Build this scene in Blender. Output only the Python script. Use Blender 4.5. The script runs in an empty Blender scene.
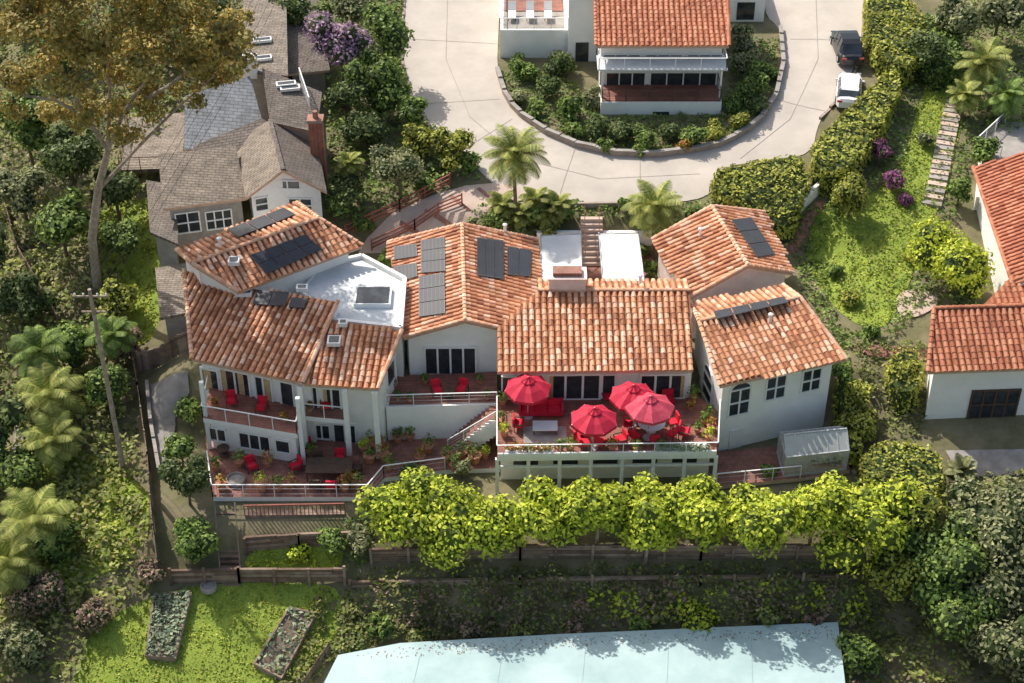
import bpy, bmesh, math, random
import numpy as np
from mathutils import Vector, Matrix, noise
random.seed(11); rng=np.random.default_rng(11)
sc=bpy.context.scene
# ------------------------------------------------ site survey: camera pose + terrain
TH=math.radians(38); F=1700.0
CAM=Vector((0,-110*math.cos(TH),110*math.sin(TH)))
FW=Vector((0,math.cos(TH),-math.sin(TH))); UP=Vector((0,math.sin(TH),math.cos(TH)))
def ray(u,v): return FW+Vector(((u-512)/F,0,0))+UP*((341.5-v)/F)
def at(u,v,z):
    d=ray(u,v); return CAM+d*((z-CAM.z)/d.z)
def onp(u,v,p,n):
    d=ray(u,v); return CAM+d*((Vector(p)-CAM).dot(n)/d.dot(n))
pc=np.array([(-600,-40),(-60,-13),(-23,-7.6),(-18.6,-7.1),(-16.5,-5),(-15.3,-4.5),(-13.5,-3.6),(-12,-3.1),(-5,-3.0),(-3,-.3),(9.5,-.2),(12,1.9),(15.4,2.5),(25,3.3),(39,4.5),(120,12),(600,30)])
pl=np.array([(-600,-40),(-60,-14),(-25,-8.6),(-18,-6.3),(-15.5,-5.2),(-12,-4.2),(-5,-3),(3,-1.5),(10,.2),(15,1.2),(25,2.5),(39,4),(120,12),(600,30)])
pr=np.array([(-600,-40),(-60,-12),(-23,-7.5),(-18.6,-6.6),(-15.3,-4.5),(-11,-2.9),(-6,-1.7),(1,0),(9,1.2),(15.4,2.5),(25,3.6),(39,5),(120,12),(600,30)])
def sst(a,b,x):
    t=np.clip((x-a)/(b-a),0,1); return t*t*(3-2*t)
def hf(x,y):
    x=np.asarray(x,float); y=np.asarray(y,float)
    c=np.interp(y,pc[:,0],pc[:,1]); l=np.interp(y,pl[:,0],pl[:,1]); r=np.interp(y,pr[:,0],pr[:,1])
    wl=1-sst(-24,-20.5,x)
    wr=sst(21,25,x)
    wg=(1-sst(-13,-8,x))*(1-sst(-15.5,-14,y))
    wl=np.maximum(wl,wg)
    z=c*(1-wl)*(1-wr)+l*wl+r*wr
    return z-np.clip(-24-x,0,30)*.22
def hz(x,y): return float(hf(x,y))
TS=np.linspace(60,330,2701)
def G(u,v,h=0.0):
    d=ray(u,v)
    X=CAM.x+d.x*TS; Y=CAM.y+d.y*TS; Z=CAM.z+d.z*TS
    b=Z<hf(X,Y)+h
    i=int(np.argmax(b)) if b.any() else len(TS)-1
    return Vector((X[i],Y[i],float(hf(X[i],Y[i]))+h))
# ------------------------------------------------ materials
def newmat(n):
    m=bpy.data.materials.new(n); m.use_nodes=True; nt=m.node_tree
    return m,nt,nt.nodes['Principled BSDF']
def mat(n,c1,c2=None,sc_=3.0,rough=.75,bump=0.0,metal=0,spec=.3,detail=6,bs=None,lo=.35,hi=.65):
    m,nt,b=newmat(n); b.inputs['Roughness'].default_value=rough; b.inputs['Metallic'].default_value=metal
    b.inputs['Specular IOR Level'].default_value=spec
    if c2 is None: c2=tuple(x*.75 for x in c1)
    tc=nt.nodes.new('ShaderNodeTexCoord'); no=nt.nodes.new('ShaderNodeTexNoise')
    no.inputs['Scale'].default_value=sc_; no.inputs['Detail'].default_value=detail; no.inputs['Roughness'].default_value=.65
    nt.links.new(tc.outputs['Object'],no.inputs['Vector'])
    r=nt.nodes.new('ShaderNodeValToRGB'); r.color_ramp.elements[0].position=lo; r.color_ramp.elements[1].position=hi
    r.color_ramp.elements[0].color=(*c2,1); r.color_ramp.elements[1].color=(*c1,1)
    nt.links.new(no.outputs['Fac'],r.inputs['Fac']); nt.links.new(r.outputs['Color'],b.inputs['Base Color'])
    if bump:
        n2=nt.nodes.new('ShaderNodeTexNoise'); n2.inputs['Scale'].default_value=bs or sc_*5; n2.inputs['Detail'].default_value=5
        nt.links.new(tc.outputs['Object'],n2.inputs['Vector'])
        bp=nt.nodes.new('ShaderNodeBump'); bp.inputs['Strength'].default_value=bump; bp.inputs['Distance'].default_value=.1
        nt.links.new(n2.outputs['Fac'],bp.inputs['Height']); nt.links.new(bp.outputs['Normal'],b.inputs['Normal'])
    return m
def islandmat(n,cols,rough=.7,dark=(.55,1.1),nsc=.6,transl=0.0,bump=0):
    m,nt,b=newmat(n); b.inputs['Roughness'].default_value=rough; b.inputs['Specular IOR Level'].default_value=.25
    g=nt.nodes.new('ShaderNodeNewGeometry'); r=nt.nodes.new('ShaderNodeValToRGB')
    e=r.color_ramp.elements
    while len(e)<len(cols): e.new(.5)
    for i,c in enumerate(cols): e[i].position=i/(len(cols)-1); e[i].color=(*c,1)
    nt.links.new(g.outputs['Random Per Island'],r.inputs['Fac'])
    no=nt.nodes.new('ShaderNodeTexNoise'); no.inputs['Scale'].default_value=nsc; no.inputs['Detail'].default_value=4
    nt.links.new(g.outputs['Position'],no.inputs['Vector'])
    mr=nt.nodes.new('ShaderNodeMapRange'); mr.inputs['From Min'].default_value=.3; mr.inputs['From Max'].default_value=.7
    mr.inputs['To Min'].default_value=dark[0]; mr.inputs['To Max'].default_value=dark[1]
    nt.links.new(no.outputs['Fac'],mr.inputs['Value'])
    mx=nt.nodes.new('ShaderNodeVectorMath'); mx.operation='SCALE'
    nt.links.new(r.outputs['Color'],mx.inputs[0]); nt.links.new(mr.outputs['Result'],mx.inputs['Scale'])
    nt.links.new(mx.outputs['Vector'],b.inputs['Base Color'])
    if transl>0:
        t=nt.nodes.new('ShaderNodeBsdfTranslucent'); nt.links.new(mx.outputs['Vector'],t.inputs['Color'])
        ms=nt.nodes.new('ShaderNodeMixShader'); ms.inputs['Fac'].default_value=transl
        nt.links.new(b.outputs[0],ms.inputs[1]); nt.links.new(t.outputs[0],ms.inputs[2])
        nt.links.new(ms.outputs[0],nt.nodes['Material Output'].inputs['Surface'])
    return m
def brickmat(n,c1,c2,mortar,scale,bw=.5,rh=.25,rough=.8,ms=.02):
    m,nt,b=newmat(n); b.inputs['Roughness'].default_value=rough
    tc=nt.nodes.new('ShaderNodeTexCoord'); br=nt.nodes.new('ShaderNodeTexBrick')
    br.inputs['Scale'].default_value=scale; br.inputs['Color1'].default_value=(*c1,1); br.inputs['Color2'].default_value=(*c2,1)
    br.inputs['Mortar'].default_value=(*mortar,1); br.inputs['Mortar Size'].default_value=ms
    br.inputs['Brick Width'].default_value=bw; br.inputs['Row Height'].default_value=rh
    nt.links.new(tc.outputs['Object'],br.inputs['Vector'])
    no=nt.nodes.new('ShaderNodeTexNoise'); no.inputs['Scale'].default_value=1.3; no.inputs['Detail'].default_value=9; no.inputs['Roughness'].default_value=.7
    nt.links.new(tc.outputs['Object'],no.inputs['Vector'])
    mr=nt.nodes.new('ShaderNodeMapRange'); mr.inputs['From Min'].default_value=.3; mr.inputs['From Max'].default_value=.7
    mr.inputs['To Min'].default_value=.55; mr.inputs['To Max'].default_value=1.3
    nt.links.new(no.outputs['Fac'],mr.inputs['Value'])
    mx=nt.nodes.new('ShaderNodeVectorMath'); mx.operation='SCALE'
    nt.links.new(br.outputs['Color'],mx.inputs[0]); nt.links.new(mr.outputs['Result'],mx.inputs['Scale'])
    nt.links.new(mx.outputs['Vector'],b.inputs['Base Color'])
    return m
M={}
M['stucco']=mat('white_stucco',(.94,.92,.88),(.87,.85,.81),1.2,.85,.15,bs=20)
M['stucco_pink']=mat('pale_pink_stucco',(.88,.72,.65),(.78,.61,.55),1.5,.85,.15,bs=20)
M['white']=mat('white_paint',(.87,.87,.85),(.79,.79,.77),4,.5)
M['tile']=islandmat('terracotta_tile',[(.36,.14,.075),(.60,.27,.14),(.68,.32,.175),(.74,.39,.23),(.86,.58,.42)],.7,(.72,1.14),.7)
M['tile2']=islandmat('red_clay_tile',[(.40,.13,.07),(.54,.20,.11),(.62,.27,.16)],.75,(.75,1.1),.5)
M['under']=mat('roof_underlay',(.38,.16,.085),(.26,.11,.06),2,.9)
M['cap']=islandmat('ridge_cap_tile',[(.66,.33,.19),(.76,.43,.27),(.80,.53,.38)],.75,(.85,1.1),1)
M['fascia']=mat('roof_fascia',(.62,.42,.31),(.5,.32,.22),3,.8)
M['flatroof']=mat('flat_roof_coating',(.66,.68,.68),(.55,.57,.58),1.0,.8,.05)
M['solar']=mat('solar_cell_glass',(.05,.053,.062),(.038,.04,.05),.8,.35,spec=.3)
M['solarf']=mat('solar_frame',(.13,.13,.14),(.10,.10,.11),3,.5,metal=.3)
M['glass']=mat('window_glass',(.05,.06,.07),(.02,.025,.03),1.5,.08,spec=.6)
M['curtain']=mat('beige_curtain',(.66,.48,.26),(.48,.33,.18),6,.9)
M['deck']=brickmat('deck_boards',(.36,.14,.10),(.29,.115,.08),(.11,.05,.04),1,4,.16,.7,.015)
M['patio']=brickmat('patio_brick',(.37,.155,.115),(.29,.125,.09),(.19,.11,.085),1,.42,.42,.8,.02)
M['darkwood']=mat('dark_wood',(.13,.08,.055),(.075,.048,.035),3,.8,.3)
M['timber']=islandmat('weathered_timber',[(.16,.105,.075),(.25,.175,.13),(.34,.25,.19)],.9,(.65,1.15),2.0)
M['redrail']=mat('red_stained_wood',(.36,.12,.09),(.24,.08,.06),3,.7)
M['conc']=mat('concrete_road',(.56,.495,.43),(.42,.375,.325),.3,.9,.1,detail=10,bs=10,lo=.3,hi=.7)
M['joint']=mat('road_joint_sealant',(.36,.31,.27),(.28,.24,.21),2,.9)
M['conc2']=mat('concrete_path',(.40,.365,.33),(.26,.235,.21),1.2,.9,.1)
M['pathg']=mat('grey_path',(.33,.305,.28),(.21,.195,.175),1.2,.9,.1)
M['drive']=mat('pink_paver_drive',(.60,.46,.38),(.50,.38,.31),1.2,.9,.05)
M['ground']=mat('hillside_soil',(.24,.20,.12),(.12,.12,.055),.5,.95,.5,detail=9,bs=3)
M['lawn']=mat('lawn_grass',(.29,.36,.05),(.17,.24,.035),.8,.9,.5,detail=9,bs=8,lo=.3,hi=.7)
M['soil']=mat('garden_soil',(.26,.195,.14),(.15,.11,.08),2,.95,.5)
M['bark']=mat('tree_bark',(.22,.16,.12),(.12,.085,.065),4,.9,.5)
M['palebark']=mat('pale_bark',(.46,.38,.31),(.26,.20,.15),3,.85,.4)
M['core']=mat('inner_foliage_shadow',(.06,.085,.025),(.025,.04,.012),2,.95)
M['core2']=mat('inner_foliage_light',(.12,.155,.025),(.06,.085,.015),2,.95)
M['metal']=mat('painted_metal',(.55,.56,.57),(.45,.46,.47),3,.45,metal=.3)
M['red']=mat('crimson_canvas',(.58,.022,.06),(.48,.018,.045),3,.7)
M['redc']=mat('crimson_cushion',(.70,.02,.05),(.58,.016,.04),5,.8)
M['pink']=mat('pinkish_red_canvas',(.62,.08,.12),(.5,.045,.085),3,.7)  # lighter, pinker red for one umbrella
M['terra']=mat('terracotta_pot',(.60,.28,.16),(.45,.2,.12),5,.8)
M['shingle']=brickmat('tan_sunlit_shingle',(.31,.25,.195),(.24,.195,.155),(.13,.11,.09),1,.5,.22,.9,.03)  # tan roofs; on the gable's left slope sunlight is put into the colour
M['shingled']=brickmat('brown_shaded_shingle',(.21,.17,.145),(.16,.135,.115),(.085,.07,.06),1,.5,.22,.9,.03)  # brown roofs; on the gable's right slope shade is put into the colour
M['shinglesg']=brickmat('grey_shingle',(.31,.32,.335),(.25,.26,.275),(.16,.165,.175),1,.6,.25,.85,.03)
M['siding']=mat('grey_brown_siding',(.36,.33,.30),(.27,.245,.22),2,.8,.1)
M['brick']=brickmat('chimney_brick',(.36,.13,.08),(.28,.10,.07),(.34,.28,.23),2,.5,.2)
M['black']=mat('black_rubber',(.02,.02,.02),(.012,.012,.012),3,.6)
M['carw']=mat('white_car_paint',(.78,.79,.8),(.75,.76,.77),1,.25,spec=.6)
M['cark']=mat('black_car_paint',(.018,.019,.022),(.012,.013,.015),1,.2,spec=.6)
M['lamp']=mat('lamp_lens',(.5,.1,.08),(.4,.05,.04),1,.3)
M['membrane']=mat('roof_membrane',(.47,.60,.59),(.33,.46,.46),.3,.7,.15,detail=10)
M['seam']=mat('membrane_seam',(.38,.49,.49),(.32,.42,.42),2,.7)
M['canvasw']=mat('white_sail_cloth',(.72,.72,.70),(.62,.62,.61),1,.8)
def glassy(n,c,mixf):
    m,nt,b=newmat(n); b.inputs['Base Color'].default_value=(*c,1); b.inputs['Roughness'].default_value=.12
    no=nt.nodes.new('ShaderNodeTexNoise'); no.inputs['Scale'].default_value=1.5; mr=nt.nodes.new('ShaderNodeMapRange'); mr.inputs['To Min'].default_value=mixf-.08; mr.inputs['To Max'].default_value=min(1,mixf+.08)
    tc=nt.nodes.new('ShaderNodeTexCoord'); nt.links.new(tc.outputs['Object'],no.inputs['Vector']); nt.links.new(no.outputs['Fac'],mr.inputs['Value'])
    t=nt.nodes.new('ShaderNodeBsdfTransparent'); ms=nt.nodes.new('ShaderNodeMixShader')
    nt.links.new(mr.outputs['Result'],ms.inputs['Fac']); nt.links.new(b.outputs[0],ms.inputs[1]); nt.links.new(t.outputs[0],ms.inputs[2])
    nt.links.new(ms.outputs[0],nt.nodes['Material Output'].inputs['Surface']); return m
M['poly']=glassy('greenhouse_glazing',(.80,.82,.78),.5)
M['rglass']=glassy('railing_glass',(.3,.36,.36),.93)
def LF(n,*c,d=(.5,1.2),t=.25,ns=.5,k=1.6):
    return islandmat(n,[(min(a*k*1.1,.8),min(b*k*.97,.8),g*k*1.15) for a,b,g in c],.6,d,ns,t)
M['l_bright']=LF('leaf_lime',(.17,.26,.02),(.30,.39,.03),(.43,.50,.05),d=(.8,1.15),k=1.5)
M['l_green']=LF('leaf_green',(.05,.095,.02),(.10,.17,.03),(.18,.25,.05),k=1.8)
M['l_dark']=LF('leaf_dark',(.035,.06,.018),(.07,.11,.03),(.12,.16,.04),k=1.75)
M['l_olive']=LF('leaf_olive',(.10,.125,.055),(.17,.20,.08),(.24,.27,.11),k=1.75)
M['l_euc']=LF('leaf_eucalyptus',(.12,.14,.03),(.25,.20,.045),(.15,.18,.05),(.36,.27,.06),(.20,.22,.05),k=1.6)
M['l_yel']=LF('leaf_hedge_yellow',(.14,.175,.025),(.22,.26,.035),(.31,.34,.06),k=1.7)
M['l_lilac']=LF('leaf_lilac_grey',(.20,.13,.17),(.30,.22,.26),(.38,.29,.33),k=1.5)
M['l_dry']=LF('dry_brush',(.15,.11,.065),(.24,.18,.12),(.14,.14,.06),k=1.75)
M['l_ivy']=LF('leaf_ivy',(.05,.075,.02),(.10,.14,.03),(.17,.21,.045),(.14,.11,.065),k=2.0)
M['l_grass']=LF('grass_blade',(.15,.22,.025),(.26,.34,.04),(.38,.43,.07),d=(.6,1.15),k=1.3)
M['l_palm']=LF('palm_leaf',(.10,.15,.025),(.19,.24,.05),(.31,.34,.08))
M['l_mag']=LF('bougainvillea',(.30,.07,.22),(.42,.14,.30),(.16,.17,.06),k=1.1)
M['l_veg']=LF('vegetable_leaf',(.14,.22,.10),(.22,.31,.16),(.34,.42,.24),k=1.35)
M['l_flow']=LF('flower_mix',(.6,.05,.05),(.12,.2,.04),(.6,.35,.05),(.09,.16,.03),k=1.2)
# ------------------------------------------------ mesh builder
class MB:
    def __init__(s): s.v=[];s.f=[];s.m=[]
    def add(s,vs,fs,m=0):
        o=len(s.v); s.v.extend([tuple(p) for p in vs]); s.f.extend([tuple(i+o for i in f) for f in fs]); s.m.extend([m]*len(fs))
    def box(s,c,z,rz=0,m=0,top=1.0):
        c=Vector(c); R=Matrix.Rotation(rz,3,'Z'); vs=[]
        for k in (-.5,.5):
            t=top if k>0 else 1
            for a,b in((-.5,-.5),(.5,-.5),(.5,.5),(-.5,.5)): vs.append(c+R@Vector((a*z[0]*t,b*z[1]*t,k*z[2])))
        s.add(vs,[(3,2,1,0),(4,5,6,7),(0,1,5,4),(1,2,6,5),(2,3,7,6),(3,0,4,7)],m)
    def beam(s,a,b,w,h,m=0,up=None):
        a=Vector(a);b=Vector(b);d=(b-a)
        if d.length<1e-5:return
        d.normalize(); u=Vector(up) if up is not None else Vector((0,0,1))
        if abs(d.dot(u))>.98:u=Vector((0,1,0))
        x=d.cross(u).normalized(); y=x.cross(d).normalized(); vs=[]
        for p in(a,b):
            for i,j in((-.5,-.5),(.5,-.5),(.5,.5),(-.5,.5)): vs.append(p+x*w*i+y*h*j)
        s.add(vs,[(0,1,2,3),(7,6,5,4),(0,4,5,1),(1,5,6,2),(2,6,7,3),(3,7,4,0)],m)
    def prism(s,top,bot,m=0,mt=None):
        n=len(top)
        s.add(list(top)+list(bot),[tuple(range(2*n-1,n-1,-1))]+[(i,n+i,n+(i+1)%n,(i+1)%n) for i in range(n)],m)
        s.add(top,[tuple(range(n))],m if mt is None else mt)
    def slab(s,top,th,m=0,mt=None):
        s.prism([Vector(p) for p in top],[Vector(p)-Vector((0,0,th)) for p in top],m,mt)
    def tube(s,pts,rs,seg=7,m=0):
        pts=[Vector(p) for p in pts]; vs=[];fs=[]
        for i,p in enumerate(pts):
            d=(pts[min(i+1,len(pts)-1)]-pts[max(i-1,0)]).normalized()
            u=Vector((1,0,0)) if abs(d.x)<.9 else Vector((0,1,0))
            x=d.cross(u).normalized(); y=d.cross(x)
            for k in range(seg):
                a=2*math.pi*k/seg; vs.append(p+(x*math.cos(a)+y*math.sin(a))*rs[i])
        for i in range(len(pts)-1):
            for k in range(seg): fs.append((i*seg+k,i*seg+(k+1)%seg,(i+1)*seg+(k+1)%seg,(i+1)*seg+k))
        fs.append(tuple(range((len(pts)-1)*seg,len(pts)*seg)))
        s.add(vs,fs,m)
    def lathe(s,c,prof,seg=12,m=0,cap=True):
        c=Vector(c);vs=[];fs=[]
        for r,z in prof:
            for k in range(seg):
                a=2*math.pi*k/seg; vs.append(c+Vector((r*math.cos(a),r*math.sin(a),z)))
        for i in range(len(prof)-1):
            for k in range(seg): fs.append((i*seg+k,i*seg+(k+1)%seg,(i+1)*seg+(k+1)%seg,(i+1)*seg+k))
        if cap: fs.append(tuple(range((len(prof)-1)*seg,len(prof)*seg)))
        s.add(vs,fs,m)
    def leaves(s,P,N,sz,m=0,asp=.6):
        n=len(P)
        if n==0:return
        N=N/np.maximum(np.linalg.norm(N,axis=1,keepdims=True),1e-6)
        t=rng.normal(size=(n,3)); a=np.cross(N,t); a/=np.maximum(np.linalg.norm(a,axis=1,keepdims=True),1e-6); b=np.cross(N,a)
        sz=np.asarray(sz).reshape(-1,1)*np.ones((n,1))
        V=np.stack([P+a*sz,P+b*sz*asp,P-a*sz,P-b*sz*asp],1).reshape(-1,3)
        o=len(s.v); s.v.extend(map(tuple,V.tolist()))
        s.f.extend(map(tuple,(np.arange(n*4).reshape(-1,4)+o).tolist())); s.m.extend([m]*n)
    def blob(s,c,rx,rz,m=0,seg=8,rings=5):
        vs=[];fs=[];c=Vector(c)
        for i in range(rings+1):
            ph=math.pi*i/rings
            for k in range(seg):
                a=2*math.pi*k/seg; j=random.uniform(.85,1.1)
                vs.append(c+Vector((math.sin(ph)*math.cos(a)*rx*j,math.sin(ph)*math.sin(a)*rx*j,math.cos(ph)*rz*j)))
        for i in range(rings):
            for k in range(seg): fs.append((i*seg+k,i*seg+(k+1)%seg,(i+1)*seg+(k+1)%seg,(i+1)*seg+k))
        s.add(vs,fs,m)
    def obj(s,name,mats,parent=None,org=None,smooth=False):
        if not s.v:return None
        me=bpy.data.meshes.new(name)
        o=Vector(org) if org is not None else Vector((0,0,0))
        vs=(np.array(s.v)-np.array(o)).tolist() if org is not None else s.v
        me.from_pydata(vs,[],s.f); 
        for k in mats: me.materials.append(M[k])
        me.polygons.foreach_set('material_index',s.m)
        if smooth: me.polygons.foreach_set('use_smooth',[True]*len(s.f))
        me.update()
        ob=bpy.data.objects.new(name,me); sc.collection.objects.link(ob); ob.location=o
        if parent: ob.parent=parent; ob.matrix_parent_inverse=parent.matrix_world.inverted()
        return ob
def empty(name,loc=(0,0,0)):
    e=bpy.data.objects.new(name,None); e.location=loc; sc.collection.objects.link(e); e.empty_display_size=.5
    bpy.context.view_layer.update(); return e
def inpoly(px,py,poly):
    px=np.asarray(px,float);py=np.asarray(py,float); r=np.zeros(px.shape,bool); n=len(poly)
    for i in range(n):
        x1,y1=poly[i][0],poly[i][1];x2,y2=poly[(i+1)%n][0],poly[(i+1)%n][1]
        if y1==y2: continue
        c=((y1>py)!=(y2>py))&(px<(x2-x1)*(py-y1)/(y2-y1)+x1); r^=c
    return r
def area(p): return .5*sum(p[i][0]*p[(i+1)%len(p)][1]-p[(i+1)%len(p)][0]*p[i][1] for i in range(len(p)))
def inset(p,d):
    n=len(p); sg=1 if area(p)>0 else -1; L=[]
    for i in range(n):
        a=Vector((p[i][0],p[i][1]));b=Vector((p[(i+1)%n][0],p[(i+1)%n][1])); t=(b-a).normalized(); nn=Vector((-t.y,t.x))*sg
        L.append((a+nn*d[i],t))
    out=[]
    for i in range(n):
        p1,t1=L[i-1];p2,t2=L[i]; den=t1.x*t2.y-t1.y*t2.x
        if abs(den)<.05: out.append(p2.copy());continue
        q=p2-p1; k=(q.x*t2.y-q.y*t2.x)/den; out.append(p1+t1*k)
    return out
def smoothpoly(p,it=2):
    for _ in range(it):
        q=[]
        for i in range(len(p)):
            a=p[i];b=p[(i+1)%len(p)]
            q+= [(a[0]*.75+b[0]*.25,a[1]*.75+b[1]*.25),(a[0]*.25+b[0]*.75,a[1]*.25+b[1]*.75)]
        p=q
    return p
def drape(name,uv,off,matk,smooth=1,step=1.0,parent=None,world=False):
    p=[(q[0],q[1]) for q in (uv if world else [G(u,v) for u,v in uv])]
    if smooth:p=smoothpoly(p,smooth)
    bm=bmesh.new(); f=bm.faces.new([bm.verts.new((x,y,0)) for x,y in p])
    bmesh.ops.triangulate(bm,faces=bm.faces[:])
    xs=[q[0] for q in p];ys=[q[1] for q in p]
    for ax,lo,hi in((0,min(xs),max(xs)),(1,min(ys),max(ys))):
        k=math.ceil(lo/step)*step
        while k<hi:
            co=(k,0,0) if ax==0 else (0,k,0); no=(1,0,0) if ax==0 else (0,1,0)
            bmesh.ops.bisect_plane(bm,geom=bm.verts[:]+bm.edges[:]+bm.faces[:],plane_co=co,plane_no=no,dist=1e-4); k+=step
    for v in bm.verts: v.co.z=hz(v.co.x,v.co.y)+off
    bmesh.ops.recalc_face_normals(bm,faces=bm.faces[:])
    for f in bm.faces:
        if f.normal.z<0: f.normal_flip()
        f.smooth=True
    me=bpy.data.meshes.new(name); bm.to_mesh(me); bm.free(); me.materials.append(M[matk])
    ob=bpy.data.objects.new(name,me); sc.collection.objects.link(ob)
    if parent: ob.parent=parent
    return p
def nz(x,y,s,k=0): return noise.noise(Vector((x*s,y*s,k)))
# ------------------------------------------------ ground
gx=sorted(set([-900,-500,-300,-180,-120,-80,-65]+list(range(-55,56))+[65,80,120,180,300,500,900]))
gy=sorted(set([-900,-400,-200,-120,-80,-60,-45,-35]+list(range(-30,61))+[70,85,110,150,220,350,600,1200]))
X,Y=np.meshgrid(gx,gy); Z=hf(X,Y); nx=len(gx)
mb=MB(); mb.v=list(zip(X.ravel().tolist(),Y.ravel().tolist(),Z.ravel().tolist()))
mb.f=[(j*nx+i,j*nx+i+1,(j+1)*nx+i+1,(j+1)*nx+i) for j in range(len(gy)-1) for i in range(nx-1)]; mb.m=[0]*len(mb.f)
mb.obj('ground',['ground'],smooth=True)
# ------------------------------------------------ foliage tools
def sph(n,up=.25):
    d=rng.normal(size=(n,3)); d[:,2]+=up; return d/np.linalg.norm(d,axis=1,keepdims=True)
def crown(mb,lobes,n,ls,ml=0,mc=1,fill=.72,core=True,sp=(.72,1.08)):
    A=np.array([l[1]**2 for l in lobes]); A=A/A.sum()
    for (c,rx,rz),w in zip(lobes,A):
        k=max(8,int(n*w)); d=sph(k); rr=rng.uniform(sp[0],sp[1],size=(k,1))
        P=np.array(c)+d*rr*np.array([rx,rx,rz]); N=d*.8+rng.normal(size=(k,3))*.45+np.array([0,0,.25])
        mb.leaves(P,N,ls*rng.uniform(.6,1.35,size=k),ml)
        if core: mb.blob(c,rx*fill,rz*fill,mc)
def tree(name,u,v,h,r,leaf,n=1500,ls=.2,rz=None,nl=9,bark='bark',core='core',tr=.13,spread=.62,c=None,fill=.72):
    c=G(u,v,h) if c is None else c
    b=Vector((c.x,c.y,hz(c.x,c.y)-.1)); rz=rz or r*.8
    lobes=[((c.x,c.y,c.z),r*.6,rz*.62)]
    for i in range(nl):
        a=2*math.pi*(i+random.uniform(-.3,.3))/nl*1.62*2; q=random.uniform(.35,1)*spread
        zz=random.uniform(-.45,.55)*rz; k=random.uniform(.3,.5)
        lobes.append(((c.x+math.cos(a)*q*r,c.y+math.sin(a)*q*r,c.z+zz),r*k,rz*k*1.05))
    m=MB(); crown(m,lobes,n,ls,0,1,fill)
    if h>.8:
        top=c+Vector((0,0,-rz*.1)); mid=b.lerp(top,.5)+Vector((random.uniform(-.1,.1)*h*.3,0,0))
        m.tube([b,mid,top],[tr,tr*.75,tr*.4],7,2)
        for l in lobes[1:7]:
            m.tube([mid.lerp(top,.2),mid.lerp(Vector(l[0]),.6),Vector(l[0])],[tr*.45,tr*.3,tr*.12],5,2)
    return m.obj(name,[leaf,core,bark],org=b)
def bush(name,u,v,r,leaf,h=None,n=500,ls=.15,core='core',nl=5):
    return tree(name,u,v,h if h is not None else r*.6,r,leaf,n,ls,r*.75,nl,core=core,tr=.05)
def sample(poly,n):
    xs=[p[0] for p in poly];ys=[p[1] for p in poly]; k=0
    P=np.empty((0,2))
    while len(P)<n and k<30:
        q=np.column_stack([rng.uniform(min(xs),max(xs),n*2),rng.uniform(min(ys),max(ys),n*2)])
        q=q[inpoly(q[:,0],q[:,1],poly)]; P=np.vstack([P,q]); k+=1
    return P[:n]
def cover(name,uv,h,dens,ls,leaf,lump=.6,seed=0,base=0.0,world=None,thr=None,maxn=60000,core=False):
    poly=world or [(p.x,p.y) for p in (G(u,v) for u,v in uv)]
    n=min(int(abs(area(poly))*dens),maxn); P=sample(poly,n)
    L=np.array([nz(x,y,lump,seed)+.5*nz(x,y,lump*2.7,seed+5) for x,y in P])
    if thr is not None: k=L>thr; P=P[k];L=L[k]
    L=np.clip(L*1.1+.5,0,1.3); n=len(P)
    z=hf(P[:,0],P[:,1])+base+h*L*rng.uniform(.6,1.0,n)
    m=MB(); N=rng.normal(size=(n,3))*.55+np.array([0,0,1.0])
    m.leaves(np.column_stack([P,z]),N,ls*rng.uniform(.6,1.4,n),0)
    return m.obj(name,[leaf])
def hedge(name,uv,h,leaf,dens=32,ls=.15,core='core',lump=.3):
    poly=[(p.x,p.y) for p in (G(u,v,h) for u,v in uv)]; poly=smoothpoly(poly,1)
    n=int(abs(area(poly))*dens); P=sample(poly,n)
    L=np.array([nz(x,y,.7,3)+.6*nz(x,y,2.1,9) for x,y in P])*lump*1.3
    m=MB(); z=hf(P[:,0],P[:,1])+h+L+rng.uniform(-.1,.08,n)
    m.leaves(np.column_stack([P,z]),rng.normal(size=(n,3))*.45+np.array([0,0,1.0]),ls*rng.uniform(.6,1.4,n),0)
    sg=1 if area(poly)>0 else -1
    for i in range(len(poly)):
        a=np.array(poly[i]);b=np.array(poly[(i+1)%len(poly)]); l=np.linalg.norm(b-a)
        k=int(l*h*dens)+1; t=rng.uniform(0,1,k)[:,None]; q=a+(b-a)*t; nn=np.array([(b-a)[1],-(b-a)[0]])/max(l,1e-4)*sg
        zz=rng.uniform(0,1,k)**.8*h; off=rng.uniform(-.15,.12,k)[:,None]+np.array([nz(x,y+z_,.9,4) for (x,y),z_ in zip(q,zz)])[:,None]*lump
        q=q+nn*off
        m.leaves(np.column_stack([q,hf(q[:,0],q[:,1])+zz]),rng.normal(size=(k,3))*.5+np.array([nn[0],nn[1],.3]),ls*rng.uniform(.6,1.4,k),0)
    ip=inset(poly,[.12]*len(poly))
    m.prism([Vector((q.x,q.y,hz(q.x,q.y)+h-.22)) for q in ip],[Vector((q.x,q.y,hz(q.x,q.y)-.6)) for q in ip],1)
    return m.obj(name,[leaf,core])
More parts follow.
